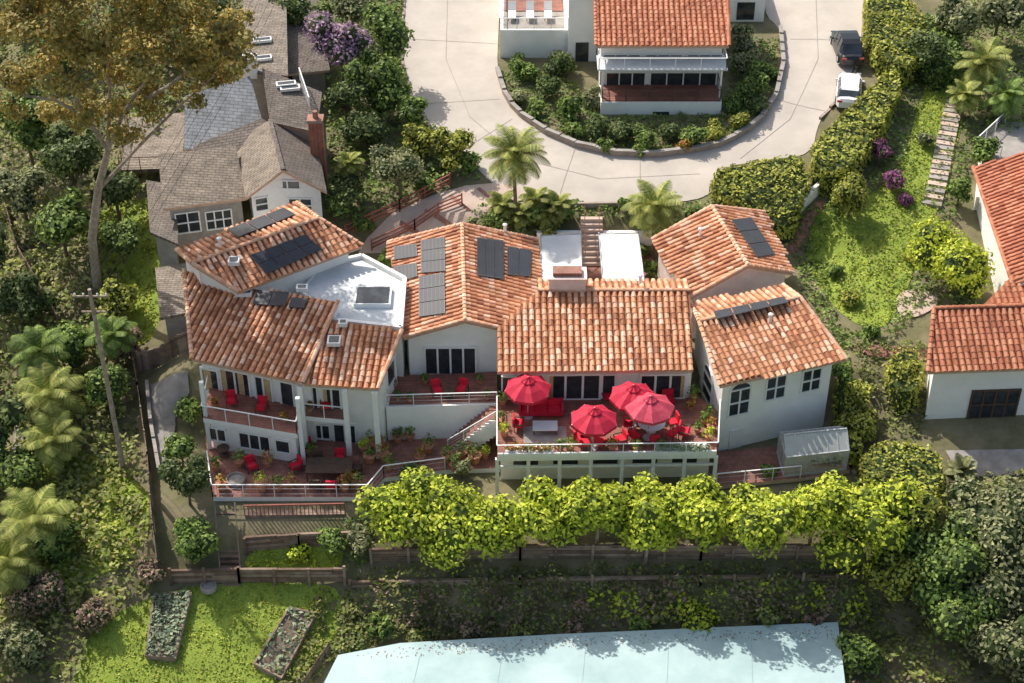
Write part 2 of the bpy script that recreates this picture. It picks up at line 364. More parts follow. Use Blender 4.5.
def palm(name,u,v,h,L=2.2,nf=26,leaf='l_palm',tr=.14,c=None,droop=1.0):
    c=G(u,v,h) if c is None else c; b=Vector((c.x,c.y,hz(c.x,c.y)-.1)); m=MB()
    pts=[b.lerp(c,t/6)+Vector((math.sin(t)*.05,0,0)) for t in range(7)]
    m.tube(pts,[tr*1.3]+[tr*(1-.04*i) for i in range(6)],9,1)
    for i in range(nf):
        a=i*2.399+random.uniform(-.2,.2); e=math.radians(75-105*(i/nf)); l=L*random.uniform(.85,1.1)
        h0=Vector((math.cos(a),math.sin(a),0)); side=Vector((-h0.y,h0.x,0)); p=c.copy(); P=[p.copy()]; D=[]
        ns=12
        for k in range(ns):
            ee=e-droop*1.3*(k/ns)**1.3; d=h0*math.cos(ee)+Vector((0,0,math.sin(ee))); D.append(d); p=p+d*(l/ns); P.append(p.copy())
        m.tube([P[0],P[4],P[8],P[12]],[.035,.025,.018,.008],4,0)
        for k in range(1,ns+1):
            for sd in(-1,1):
                w=l*.30*math.sin(math.pi*(.12+.82*k/ns))+.05
                for off in (0,.5):
                    q=P[k]-D[k-1]*(l/ns)*off
                    tip=q+side*sd*w*.85+D[k-1]*w*.5+Vector((0,0,-w*.35*droop))
                    ww=D[k-1]*.05; m.add([q-ww,q+ww,tip+ww*.3,tip-ww*.3],[(0,1,2,3)],0)
    return m.obj(name,[leaf,'bark'],org=b)
# ------------------------------------------------ building tools
class House:
    keys=dict(walls=['stucco','stucco_pink','siding','brick','white'],roof_slab=['under','fascia','flatroof','shingle','shingled','shinglesg'],
      roof_tiles=['tile','tile2'],ridge_caps=['cap','tile2'],windows=['white','glass','darkwood','curtain'],solar_panels=['solarf','solar'],
      floors=['deck','white','patio','stucco','conc2','drive'],railings=['white','metal','redrail','darkwood','rglass'])
    def __init__(s,name,loc): s.name=name; s.e=empty(name,loc); s.p={k:MB() for k in s.keys}
    def fin(s):
        for k,m in s.p.items(): m.obj(k,s.keys[k],s.e)
    def tiles(s,P,n,tm=0,w=.40,L=.42):
        n=n.normalized(); sl=Vector((n.x,n.y,0))
        sl=(sl-n*sl.dot(n)).normalized(); a=n.cross(sl).normalized(); O=P[0]
        q=[((p-O).dot(a),(p-O).dot(sl)) for p in P]; x0=min(t[0] for t in q);x1=max(t[0] for t in q);y0=min(t[1] for t in q);y1=max(t[1] for t in q)
        xs=np.arange(x0+w*.5,x1,w); ys=np.arange(y1-L*.5+.06,y0,-L); XX,YY=np.meshgrid(xs,ys); ok=inpoly(XX,YY-.06,q)
        r=w*.38; cs=[(math.cos(t*math.pi/4),math.sin(t*math.pi/4)) for t in range(5)]; mb=s.p['roof_tiles']
        for x,y in zip(XX[ok],YY[ok]):
            x+=random.uniform(-.02,.02); c=O+a*x; sk=random.uniform(-.015,.015); y+=random.uniform(-.02,.02)
            vs=[c+sl*(y-L*.56)+a*(r*.88*cx+sk)+n*(.02+r*.78*cy) for cx,cy in cs]+[c+sl*(y+L*.5)+a*(r*cx)+n*(.042+r*.86*cy) for cx,cy in cs]
            mb.add(vs,[(k,k+1,k+6,k+5) for k in range(4)]+[(5,6,7,8,9)],tm)
    def cap(s,p,q,m=0,r=.15):
        p=Vector(p);q=Vector(q);d=q-p;l=d.length
        if l<.3:return
        d.normalize(); a=d.cross(Vector((0,0,1))).normalized(); n=a.cross(d).normalized()
        k=max(1,int(l/.38)); st=l/k; mb=s.p['ridge_caps']
        cs=[(math.cos(t*math.pi/4),math.sin(t*math.pi/4)) for t in range(5)]
        for i in range(k):
            c0=p+d*(i*st-.03);c1=p+d*((i+1)*st+.02)
            mb.add([c0+a*r*.85*x+n*(.06+r*.8*y) for x,y in cs]+[c1+a*r*x+n*(.1+r*.9*y) for x,y in cs],[(k2,k2+1,k2+6,k2+5) for k2 in range(4)]+[(5,6,7,8,9)],m)
    def roof(s,pts,ins,z0,caps=(),tile=0,slab=0,wall=0,fas=1,th=.2,cm=0):
        an=[at(*p) for p in pts if len(p)==3][:3]; n=(an[1]-an[0]).cross(an[2]-an[0]).normalized()
        if n.z<0:n=-n
        P=[onp(p[0],p[1],an[0],n) for p in pts]
        s.p['roof_slab'].prism(P,[p-Vector((0,0,th)) for p in P],fas,slab)
        if tile is not None: s.tiles(P,n,tile)
        if isinstance(ins,(int,float)): ins=[ins]*len(P)
        B=inset(P,ins); zt=lambda q: an[0].z-((q.x-an[0].x)*n.x+(q.y-an[0].y)*n.y)/n.z-th-.003
        if z0 is not None: s.p['walls'].prism([Vector((q.x,q.y,zt(q))) for q in B],[Vector((q.x,q.y,z0)) for q in B],wall)
        for i in caps: s.cap(P[i],P[(i+1)%len(P)],cm)
        return dict(P=P,n=n,p=an[0],B=B)
    def wallplane(s,R,i):
        a=R['B'][i];b=R['B'][(i+1)%len(R['B'])]; t=(b-a).normalized(); n=Vector((t.y,-t.x,0)); p=Vector((a.x,a.y,0))
        if n.dot(CAM-p)<0:n=-n
        return p,n
    def win(s,pn,u0,u1,v0,v1,nx=2,ny=1,fm=0,fw=.09,arch=False,curt=()):
        p,n=pn; uc=(u0+u1)/2;vc=(v0+v1)/2
        a=onp(u0,vc,p,n);b=onp(u1,vc,p,n); z1=onp(uc,v0,p,n).z;z0=onp(uc,v1,p,n).z; a.z=b.z=0
        d=(b-a).normalized(); mb=s.p['windows']; V=lambda q,z,o: Vector((q.x,q.y,z))+n*o
        mid=(a+b)/2
        mb.beam(V(mid,z0,.015),V(mid,z1,.015),(b-a).length,.05,1,up=n)
        for c0,c1 in curt: q=a.lerp(b,(c0+c1)/2); mb.beam(V(q,z0+.05,.03),V(q,z1-.03,.03),(b-a).length*(c1-c0),.04,3,up=n)
        for z in np.linspace(z0,z1,ny+1): mb.beam(V(a,z,.05)-d*fw/2,V(b,z,.05)+d*fw/2,.12,fw,fm)
        for i in range(nx+1):
            q=a.lerp(b,i/nx); mb.beam(V(q,z0-fw/2+.002,.047),V(q,z1+fw/2-.002,.047),fw,.11,fm,up=n)
        if arch:
            r=(b-a).length/2; c=V(mid,z1,.03); k=[c+d*r*math.cos(t*math.pi/8)+Vector((0,0,r*.8*math.sin(t*math.pi/8))) for t in range(9)]
            mb.add(k,[tuple(range(9))],1)
            for i in range(8): mb.beam(k[i]+n*.02,k[i+1]+n*.02,.1,.09,fm)
    def solar(s,R,uv,nx,ny):
        p,n=R['p'],R['n']; q=[onp(u,v,p+n*.24,n) for u,v in uv]; mb=s.p['solar_panels']
        bl=lambda x,y:(q[0]*(1-x)+q[1]*x)*(1-y)+(q[3]*(1-x)+q[2]*x)*y
        for i in range(nx):
            for j in range(ny):
                e=.03; c=[bl((i+e)/nx,(j+e)/ny),bl((i+1-e)/nx,(j+e)/ny),bl((i+1-e)/nx,(j+1-e)/ny),bl((i+e)/nx,(j+1-e)/ny)]
                mb.prism(c,[x-n*.05 for x in c],0); cc=sum(c,Vector())/4
                k=[x.lerp(cc,.05)+n*.004 for x in c]; mb.add(k,[(0,1,2,3)],1)
                for t in range(1,6):
                    f=t/6; mb.beam(k[0].lerp(k[1],f)+n*.003,k[3].lerp(k[2],f)+n*.003,.02,.004,0,up=n)
        for x in(.15,.85): mb.beam(bl(x,0)-n*.12,bl(x,1)-n*.12,.05,.08,0)
    def rail(s,pts,h=1.0,sp=1.5,m=0,nr=4,glass=False):
        mb=s.p['railings']
        for a,b in zip(pts[:-1],pts[1:]):
            a=Vector(a);b=Vector(b);l=(b-a).length;k=max(1,round(l/sp)); H=Vector((0,0,h))
            mb.beam(a+H,b+H,.07,.045,m)
            for i in range(k+1): q=a.lerp(b,i/k); mb.beam(q,q+H*.97,.05,.05,m)
            if glass:
                z0=Vector((0,0,.08));z1=Vector((0,0,h-.06)); mb.add([a+z0,b+z0,b+z1,a+z1],[(0,1,2,3)],4)
            else:
                for j in range(nr): z=Vector((0,0,h*(j+.6)/(nr+.4))); mb.beam(a+z,b+z,.016,.016,1 if m==0 else m)
def P3(l,z): return [at(u,v,z) for u,v in l]
# ================================================= MAIN VILLA
V=House('spanish_villa',(0,0,0))
PZ=-2.7
R2=V.roof([(192,359,2.9),(303,383,2.9),(338,302,4.6),(240,287),(184,270)],[1.0,0,0,.3,.5],-3.3,caps=(1,4))
R3=V.roof([(304,384,2.75),(378,389,2.75),(402,331),(330,320,4.15)],[1.2,.35,.3,0],-3.3,caps=(1,))
R1b=V.roof([(177,251),(297,203,5.2),(319,219,6.2),(192,264,6.2)],[.3,.4,0,.4],.5,caps=(1,3,2))
R1f=V.roof([(192,264,6.2),(319,219,6.2),(362,246,5.0),(238,292)],[0,.4,.5,.4],2.0,caps=(1,3))
R5l=V.roof([(462,225,4.4),(465,321,4.4),(404,338,3.1),(388,243)],[0,.45,.3,.4],-.3,caps=(0,1,3))
R5r=V.roof([(465,321,4.4),(497,328,3.7),(540,292),(537,240),(462,225,4.4)],[.45,0,0,.4,0],-.3,caps=(0,3))
R6=V.roof([(497,372,2.7),(693,370,2.7),(690,291,4.6),(538,291),(497,330)],[.6,0,0,0,.3],-3.2,caps=(2,))
R6b=V.roof([(538,291,4.6),(690,291,4.6),(688,281,4.15),(540,281)],[0,.3,.3,.3],-.3,caps=())
R7l=V.roof([(712,207,4.9),(748,266,4.9),(690,298,3.5),(652,240)],[0,.4,.4,.4],-.3,caps=(0,1,3),wall=1)
R7r=V.roof([(748,266,4.9),(712,207,4.9),(764,213),(793,273,3.6)],[0,.4,.4,.4],-.3,caps=(1,3),wall=1)
R8f=V.roof([(699,322,4.2),(720,386,2.8),(846,359),(800,298,4.2)],[.4,.5,.5,0],-3.4,caps=(0,2,3))
R8b=V.roof([(699,322,4.2),(800,298,4.2),(783,286,3.75),(691,304)],[0,.5,.3,.4],-.3,caps=(1,3))
# flat roof with parapet
fr=P3([(318,268),(362,258),(405,281),(401,330),(332,322),(300,290)],3.75)
V.p['walls'].prism([p-Vector((0,0,.02)) for p in fr],[Vector((p.x,p.y,-3.2)) for p in fr],0)
V.p['roof_slab'].slab([Vector((q.x,q.y,3.8)) for q in inset(fr,[.25]*6)],.1,2,2)
for i in (0,1,2,3): V.p['walls'].beam(fr[i]+Vector((0,0,.1)),fr[(i+1)%6]+Vector((0,0,.1)),.24,.4,0)
# roof skylights
def skylight(u,v,w,d,z):
    p=at(u,v,z); V.p['windows'].box(p,(w,d,.3),0,0); V.p['windows'].box(p+Vector((0,0,.16)),(w-.25,d-.25,.05),0,1)
skylight(373,297,2.3,1.9,3.95)
for R,u,v,w,d in((R3,334,341,.8,.8),(R3,343,323,.55,.5),(R2,302,288,.7,.5),(R2,244,293,1.0,.5),(R1f,234,261,.7,.7)):
    p=onp(u,v,R['p']+R['n']*.22,R['n']); V.p['windows'].box(p,(w,d,.28),0,0); V.p['windows'].box(p+Vector((0,0,.145)),(w-.2,d-.2,.03),0,1)
for R,u,v in((R6,640,283),(R5r,505,232),(R2,215,276),(R1f,220,246),(R7l,700,236),(R8f,770,322)):
    p=onp(u,v,R['p']+R['n']*.1,R['n']); V.p['walls'].lathe(p,[(.1,0),(.1,.5),(.16,.52),(.16,.62),(.02,.7)],8,4)
# solar
V.solar(R1b,[(226,229),(284,207),(296,214),(238,237)],3,1)
V.solar(R1f,[(249,255),(305,234),(323,249),(267,274)],4,2)
V.solar(R2,[(257,290),(290,291),(285,306),(252,304)],2,1)
V.solar(R2,[(291,297),(308,298),(304,308),(288,307)],1,1)
V.solar(R5l,[(420,240),(445,236),(446,271),(420,273)],1,3)
V.solar(R5l,[(418,276),(445,272),(446,313),(418,317)],1,3)
V.solar(R5l,[(393,246),(417,243),(418,256),(393,260)],1,1)
V.solar(R5l,[(393,266),(417,262),(418,276),(393,284)],1,1)
V.solar(R5r,[(477,236),(504,239),(504,280),(477,276)],3,1)
V.solar(R5r,[(507,245),(532,249),(531,277),(507,275)],2,1)
V.solar(R7r,[(731,219),(752,217),(776,254),(757,257)],1,3)
V.solar(R8b,[(713,311),(784,296),(789,302),(716,319)],4,1)
# chimney
c=at(567,292,4.4); w=V.p['walls']
w.box(c+Vector((0,.3,.3)),(2.3,1.2,1.7),0,1); w.box(c+Vector((0,.3,1.2)),(2.45,1.35,.1),0,1); w.box(c+Vector((0,.3,1.38)),(1.8,.8,.26),0,3)
# gable front doors + facade glazing
pn=V.wallplane(R5l,1); V.win(pn,425,476,347,374,4,1,0,.12)
pn=V.wallplane(R6,0)
V.win(pn,548,600,374,399,3,1,0,.14,curt=[(.02,.1)]); V.win(pn,602,615,374,397,1,1,0,.1); V.win(pn,640,685,374,398,3,1,0,.14,curt=[(.9,.98)]); V.win(pn,502,520,376,392,1,1,0,.1)
pn=V.wallplane(R8f,1)
V.win(pn,729,749,389,414,2,2,0,.1,arch=True); V.win(pn,766,785,376,398,2,2,0,.1); V.win(pn,802,820,369,390,2,2,0,.1)
V.win(pn,786,798,438,449,1,1,0,.06)
p_,n_=pn
a=onp(729,440,p_,n_); b=onp(741,440,p_,n_); md=(a+b)/2; V.p['windows'].beam(md+Vector((0,0,-1.2))+n_*.03,md+Vector((0,0,.9))+n_*.03,(b-a).length,.06,0,up=n_)
pn=V.wallplane(R8f,0); V.win(pn,703,713,374,402,1,2,0,.1,arch=True)
# left wing upper storey openings
pn=V.wallplane(R2,0)
V.win(pn,203,219,369,391,1,1,0,.14,curt=[(.1,.55)]); V.win(pn,222,250,371,399,2,1,0,.12,curt=[(.02,.2),(.6,.8)]); V.win(pn,256,272,377,400,2,1,0,.12,curt=[(.55,.9)]); V.win(pn,281,294,382,405,1,1,0,.12)
pn=V.wallplane(R3,0); V.win(pn,305,318,386,411,1,1,0,.12,curt=[(.1,.5)]); V.win(pn,323,341,388,412,2,1,0,.12,curt=[(.02,.25)])
V.win(pn,306,330,424,438,3,1,0,.1); V.win(pn,334,356,424,442,2,1,0,.1)
pn=V.wallplane(R3,1); V.win(pn,386,394,362,384,1,1,0,.08)
# balconies
bal=P3([(203,418),(297,434),(303,404),(210,385)],0.0)
V.p['floors'].slab(bal,.35,1,0)
low=inset(bal,[.35,.2,.1,.35]); V.p['walls'].prism([Vector((q.x,q.y,-.36)) for q in low],[Vector((q.x,q.y,-3.2)) for q in low],0)
V.rail([bal[3],bal[0],bal[1],bal[2]],1.0,1.4,glass=True)
a=Vector((low[0].x,low[0].y,0));b=Vector((low[1].x,low[1].y,0)); t=(b-a).normalized(); pn=(a,Vector((t.y,-t.x,0)))
V.win(pn,209,226,428,440,2,1); V.win(pn,240,270,434,449,3,1); V.win(pn,276,290,440,452,1,1)
bal2=P3([(303,416),(346,420),(350,400),(306,396)],0.0); V.p['floors'].slab(bal2,.35,1,0); V.rail([bal2[0],bal2[1],bal2[2]],1.0,1.4,glass=True)
for u,v in((303,419),(347,421),(377,424)):
    p=at(u,v,0); V.p['walls'].box((p.x,p.y,-.2),(.32,.32,5.6),0,4)
for u,v in((202,418),(297,434)):
    p=at(u,v,0); V.p['walls'].box((p.x+.2,p.y+.25,0),(.25,.25,5.3),0,4)
# centre terrace
ct=P3([(386,407),(497,404),(497,372),(392,376)],0.0); V.p['walls'].prism([p-Vector((0,0,.02)) for p in ct],[Vector((p.x,p.y,-3.3)) for p in ct],0)
V.p['floors'].slab([Vector((q.x,q.y,.02)) for q in inset(ct,[.15,0,0,.15])],.03,0,0)
V.rail([ct[0],ct[1]],.95,1.6,nr=3)
# main deck
dk=P3([(497,458),(717,455),(719,412),(698,396),(497,400)],0.0)
V.p['floors'].slab(dk,.26,1,0)
V.rail([dk[4].lerp(dk[0],.15),dk[0],dk[1],dk[2]],1.0,1.8,glass=True,m=0)
e=Vector((0,.02,.17))
V.p['walls'].beam(dk[0]+e+Vector((.06,0,0)),dk[1]+e-Vector((.06,0,0)),.12,.34,4)
V.p['floors'].beam(dk[0]+Vector((.5,.42,.2)),dk[0]+Vector((3.4,.42,.2)),.5,.36,3)
V.p['floors'].beam(dk[1]+Vector((-3.6,.42,.2)),dk[1]+Vector((-.5,.42,.2)),.5,.36,3)
for i in range(8):
    q=dk[0].lerp(dk[1],i/7)+Vector((0,.25,0)); V.p['railings'].beam(q+Vector((0,0,-.27)),Vector((q.x,q.y,-3.4)),.22,.22,0)
V.p['railings'].beam(dk[0]+Vector((.1,.25,-.95)),dk[1]+Vector((-.1,.25,-.95)),.1,.16,0)
a=dk[0]+Vector((.2,1.6,-.33));b=dk[1]+Vector((-.2,1.6,-.33)); V.p['walls'].beam(a+Vector((0,0,-1.4)),b+Vector((0,0,-1.4)),.3,2.75,0)
for i in range(5):
    q=a.lerp(b,.12+i*.19); V.p['windows'].box((q.x,q.y-.17,-1.3),(1.5,.06,1.1),0,1)  # dark panes stand in for the open, shaded space under the deck
# lower patio
lp=P3([(213,497),(368,497),(384,478),(445,470),(500,468),(500,438),(205,436)],PZ)
V.p['floors'].slab(lp,.35,1,2); V.p['floors'].slab([Vector((q.x,q.y,PZ-.36)) for q in inset(lp,[.3]*7)],1.6,3,3)
V.rail([lp[0].lerp(lp[6],.55),lp[0],lp[1],lp[2],lp[3]],1.0,1.9,nr=2)
for i in range(12):
    t=i/11; p=at(493,413,0).lerp(at(452,443,PZ),t); V.p['floors'].box((p.x,p.y,p.z-.6),(.5,1.5,1.2),0,3); V.p['floors'].box((p.x,p.y,p.z+.02),(.5,1.3,.05),0,2)
V.rail([at(496,424,0),at(448,452,PZ)],1.0,1.5); 
# right patio
rp=P3([(716,486),(800,478),(850,470),(842,440),(716,452)],PZ); V.p['floors'].slab(rp,.3,5,2)
V.rail([rp[0],rp[1]],1,1.6,nr=2)
# courtyard behind house
cy=P3([(536,290),(652,290),(650,222),(536,222)],.05); V.p['floors'].slab([Vector((p.x,min(p.y,10.3),.05)) for p in cy],.2,2,2)
V.p['walls'].beam((cy[3].x,10.4,.6),(cy[2].x,10.4,.6),.3,1.8,0)
for i in range(9): V.p['floors'].box(((at(590,215,1).x),8.5+i*.32,.12+i*.24),(1.5,.34,.3),0,5)
V.p['railings'].beam((at(583,215,1).x,8.4,1),(at(583,215,1).x,11.4,3),.05,.06,2); V.p['railings'].beam((at(597,215,1).x,8.4,1),(at(597,215,1).x,11.4,3),.05,.06,2)
V.fin()
# plants in the deck planters
for x0_,x1_ in((dk[0].x+.5,dk[0].x+3.4),(dk[1].x-3.6,dk[1].x-.5)):
    S=np.column_stack([rng.uniform(x0_,x1_,420),dk[0].y+.42+rng.uniform(-.28,.28,420),.38+rng.uniform(0,.4,420)*(.6+.4*np.sin(np.linspace(0,9,420)))])
    m=MB(); m.leaves(S,rng.normal(size=(420,3))*.7+np.array([0,0,1]),.09*rng.uniform(.6,1.4,420),0); m.obj('planter_flowers',['l_flow' if x0_<0 else 'l_veg'])
# shade sails
for q in([(541,236),(581,234),(582,284),(541,288)],[(599,234),(638,233),(645,284),(603,286)]):
    m=MB(); P=P3(q,2.6); n=12
    vs=[];fs=[]
    for j in range(n+1):
        for i in range(n+1):
            x=i/n;y=j/n; p=(P[0]*(1-x)+P[1]*x)*(1-y)+(P[3]*(1-x)+P[2]*x)*y
            vs.append(p+Vector((0,0,-.18*math.sin(math.pi*x)*math.sin(math.pi*y)+.05*math.sin(y*25))))
    fs=[(j*(n+1)+i,j*(n+1)+i+1,(j+1)*(n+1)+i+1,(j+1)*(n+1)+i) for j in range(n) for i in range(n)]
    m.add(vs,fs,0)
    for p in P: m.beam((p.x,p.y,0),(p.x,p.y,2.7),.1,.1,1)
    for i in range(4): m.beam(P[i],P[(i+1)%4],.06,.06,1)
    m.obj('shade_canopy',['canvasw','metal'],smooth=True)
# ------------------------------------------------ patio furniture
def umbrella(u,v,z=2.45,r=1.45,cm='red'):
    c=at(u,v,z); m=MB(); n=8; base=Vector((c.x,c.y,0)); 
    a0=random.uniform(0,1)
    prof=[(0.03,.66),(.42,.47),(.42,.40),(.95,.16),(r,-.16)]
    for ri,((r0,z0),(r1,z1)) in enumerate(zip(prof[:-1],prof[1:])):
        for k in range(n):
            A=a0+2*math.pi*k/n;B=a0+2*math.pi*(k+1)/n; mid=(A+B)/2; s=.9
            f=lambda a,rr,zz: c+Vector((math.cos(a)*rr,math.sin(a)*rr,zz))
            m.add([f(A,r0,z0),f(mid,r0*s,z0-.04),f(mid,r1*s,z1-.06),f(A,r1,z1)],[(0,1,2,3)],0)
            m.add([f(mid,r0*s,z0-.04),f(B,r0,z0),f(B,r1,z1),f(mid,r1*s,z1-.06)],[(0,1,2,3)],0)
    for k in range(n):
        A=a0+2*math.pi*k/n;B=a0+2*math.pi*(k+1)/n; p=c+Vector((math.cos(A)*r,math.sin(A)*r,-.16));q=c+Vector((math.cos(B)*r,math.sin(B)*r,-.16)); md=c+Vector((math.cos((A+B)/2)*r*.9,math.sin((A+B)/2)*r*.9,-.22))
        D=Vector((0,0,-.2)); m.add([p,md,md+D,p+D],[(0,1,2,3)],0); m.add([md,q,q+D,md+D],[(0,1,2,3)],0)
        m.tube([c+Vector((0,0,.5)),p],[.015,.012],4,1)
    m.tube([base,c+Vector((0,0,.75))],[.035,.03],8,1); m.lathe(base,[(.32,0),(.32,.06),(.1,.1)],12,1)
    m.obj('patio_umbrella',[cm,'metal'],org=base)
umbrella(528,386); umbrella(594,417); umbrella(633,394); umbrella(650,405,2.6,1.5,'pink')
def chair(u,v,rz,z=0,w=.7,name='patio_chair',mat_='redc'):
    p=at(u,v,z); m=MB(); R=Matrix.Rotation(rz,3,'Z'); B=lambda o,s,k=0: m.box(p+R@Vector(o),s,rz,k)
    B((0,0,.36),(w,.62,.14)); B((0,.32,.66),(w,.12,.55)); B((0,.02,.46),(w-.12,.52,.08))
    for sx in(-1,1):
        B((sx*(w/2+.03),0,.55),(.06,.62,.05),1)
        for sy in(-1,1): B((sx*(w/2+.03),sy*.27,.27),(.05,.05,.54),1)
    m.obj(name,[mat_,'darkwood'],org=p)
def sofa(u,v,rz,L=2.4,z=0):
    p=at(u,v,z); m=MB(); R=Matrix.Rotation(rz,3,'Z'); B=lambda o,s,k=0: m.box(p+R@Vector(o),s,rz,k)
    B((0,0,.22),(L,.85,.24),1); B((0,.38,.6),(L,.14,.5),1)
    for i in range(3):
        x=(i-1)*(L-.3)/3; B((x,-.04,.42),((L-.4)/3,.7,.15)); B((x,.26,.68),((L-.4)/3,.16,.42))
    for sx in(-1,1): B((sx*(L/2-.06),0,.5),(.14,.85,.34),1)
    m.obj('outdoor_sofa',['redc','red'],org=p)
def table(u,v,r,h=.74,z=0,rect=None,name='dining_table',mt='white'):
    p=at(u,v,z); m=MB()
    if rect:
        m.box(p+Vector((0,0,h)),(rect[0],rect[1],.06),0,0)
        for a in(-1,1):
            for b in(-1,1): m.box(p+Vector((a*(rect[0]/2-.08),b*(rect[1]/2-.08),h/2)),(.07,.07,h),0,1)
    else:
        m.lathe(p,[(.3,0),(.3,.05),(.06,.08),(.06,h-.05),(r,h-.04),(r,h)],18,0)
    m.obj(name,[mt,'darkwood'],org=p)
sofa(541,413,0,2.7); sofa(580,432,math.pi/2,2.0); chair(584,447,math.pi/2+.2)
table(545,431,0,.42,rect=(1.5,.9),name='coffee_table',mt='canvasw')
m=MB(); p=at(545,435,0); m.box(p+Vector((0,0,.012)),(2.6,1.6,.024),0,0); m.obj('outdoor_rug',['conc2'],org=p)
table(651,431,.85)
for k in range(7):
    a=k*2*math.pi/7+.3; p=at(651,431,0); q=p+Vector((math.cos(a)*1.4,math.sin(a)*1.3,0))
    m=MB(); R=Matrix.Rotation(a-math.pi/2,3,'Z')
    for o,s in(((0,0,.44),(.55,.52,.1)),((0,.27,.75),(.55,.09,.6))): m.box(q+R@Vector(o),s,a-math.pi/2,0)
    for sx in(-1,1):
        for sy in(-1,1): m.box(q+R@Vector((sx*.23,sy*.22,.2)),(.04,.04,.42),a-math.pi/2,1)
    m.obj('dining_chair',['redc','darkwood'],org=q)
chair(620,444,-1.2); chair(684,436,1.3); chair(608,400,.2,name='lounge_chair'); chair(600,446,2.6); chair(668,404,.1,name='lounge_chair'); chair(519,428,1.5,name='lounge_chair')
chair(437,394,.3,w=.6); chair(462,393,-.3,w=.6); table(449,397,.35,.5,name='side_table',mt='darkwood')
chair(232,405,.2,w=.6); chair(262,411,-.2,w=.6); chair(326,409,.1,w=.55)
def pot(u,v,z,r=.25,leaf='l_flow',plant=.35,h=None):
    p=at(u,v,z) if z is not None else G(u,v); m=MB(); h=h or r*1.6
    m.lathe(p,[(r*.65,0),(r,h*.9),(r*1.1,h*.9),(r*1.1,h),(r*.9,h)],12,0)
    d=sph(80,.6); m.leaves(np.array(p+Vector((0,0,h+plant*.5)))+d*rng.uniform(.4,1,(80,1))*plant,d+rng.normal(size=(80,3))*.4,.09*rng.uniform(.7,1.5,80),1)
    m.obj('potted_plant',['terra',leaf],org=p)
for u,v,l in((504,436,'l_bright'),(500,425,'l_green'),(560,451,'l_green'),(570,451,'l_green'),(612,451,'l_flow'),(636,451,'l_green'),(708,440,'l_bright'),(711,430,'l_flow'),(704,424,'l_green'),(709,418,'l_green'),(660,449,'l_green'),(693,400,'l_green'),(620,399,'l_green'),(690,410,'l_flow'),(503,404,'l_green'),(697,432,'l_green')):
    pot(u,v,0,random.uniform(.18,.3),l,random.uniform(.3,.55))
for u,v,l in((370,462,'l_green'),(384,460,'l_flow'),(398,442,'l_dark'),(448,462,'l_green'),(455,470,'l_green'),(462,458,'l_dark'),(475,462,'l_green'),(222,489,'l_flow'),(345,490,'l_flow'),(352,486,'l_flow'),(311,455,'l_green'),(372,440,'l_green'),(365,452,'l_bright'),(410,440,'l_green'),(485,458,'l_bright'),(470,450,'l_flow'),(216,470,'l_green'),(240,466,'l_green'),(268,466,'l_flow'),(278,490,'l_green'),(292,488,'l_flow'),(390,470,'l_green'),(420,462,'l_flow'),(428,452,'l_green'),(358,488,'l_green'),(262,490,'l_bright'),(378,450,'l_flow')):
    pot(u,v,PZ,random.uniform(.25,.4),l,random.uniform(.4,.6))
for u,v in((393,388),(398,400),(425,383),(480,383),(487,399),(410,401)): pot(u,v,0,.2,'l_green',.3)
for u,v in((215,407),(285,421),(310,411)): pot(u,v,0,.2,'l_flow',.3)
table(330,474,0,.7,PZ,rect=(2.8,1.4),mt='darkwood',name='patio_table')
for u,v,r in((318,465,0),(340,463,0),(357,472,-1.5),(316,488,3.1),(332,489,3.1),(346,487,3.0)): chair(u,v,r,PZ,.6,mat_='redc' if u in(340,332) else 'darkwood')
chair(308,452,.3,PZ,.6); chair(252,470,.5,PZ,.6); chair(296,470,-1,PZ,.6)
m=MB(); p=at(236,482,PZ); m.lathe(p,[(.1,0),(.55,.02),(.6,.3),(.52,.34),(.5,.2),(.02,.2)],16,0); m.obj('fire_bowl',['conc2'],org=p)
table(224,455,.4,.6,PZ,name='side_table',mt='darkwood')
# ------------------------------------------------ greenhouse
def shed():
    P=P3([(784,477),(846,470),(838,446),(777,452)],PZ+.02); m=MB(); h=Vector((0,0,1.6))
    T=[p+h for p in P]
    for i in range(4): m.add([P[i],P[(i+1)%4],T[(i+1)%4],T[i]],[(0,1,2,3)],0)
    r0=(T[0]+T[3])/2+Vector((0,0,.8)); r1=(T[1]+T[2])/2+Vector((0,0,.8))
    m.add([T[0],T[1],r1,r0],[(0,1,2,3)],0); m.add([T[3],T[2],r1,r0],[(0,1,2,3)],0); m.add([T[0],T[3],r0],[(0,1,2)],0); m.add([T[1],T[2],r1],[(0,1,2)],0)
    for i in range(7):
        t=i/6; a=T[0].lerp(T[1],t);b=r0.lerp(r1,t);c=T[3].lerp(T[2],t)
        for x,y in((a,b),(b,c),(P[0].lerp(P[1],t),a),(P[3].lerp(P[2],t),c)): m.beam(x,y,.06,.06,1)
    for i,j in((0,3),(1,2)):
        for t in (.33,.66): m.beam(P[i].lerp(P[j],t),T[i].lerp(T[j],t)+Vector((0,0,.5)),.05,.05,1)
    m.beam(r0,r1,.09,.09,1)
    for i in range(4): m.beam(T[i],T[(i+1)%4],.08,.08,1); m.beam(P[i]+Vector((0,0,.05)),P[(i+1)%4]+Vector((0,0,.05)),.1,.12,1)
    cc=sum(P,Vector())/4
    for k in (-.3,.3):
        m.box(cc+Vector((0,k*3,.75)),(3.2,.6,.06),-.08,2)
        S=np.array(cc)+np.column_stack([rng.uniform(-1.6,1.6,160),k*3+rng.uniform(-.4,.4,160),.85+rng.uniform(0,.45,160)])
        m.leaves(S,rng.normal(size=(160,3))+np.array([0,0,1]),.1,3)
    m.obj('glass_greenhouse',['poly','metal','timber','l_green'],org=P[0])
shed()
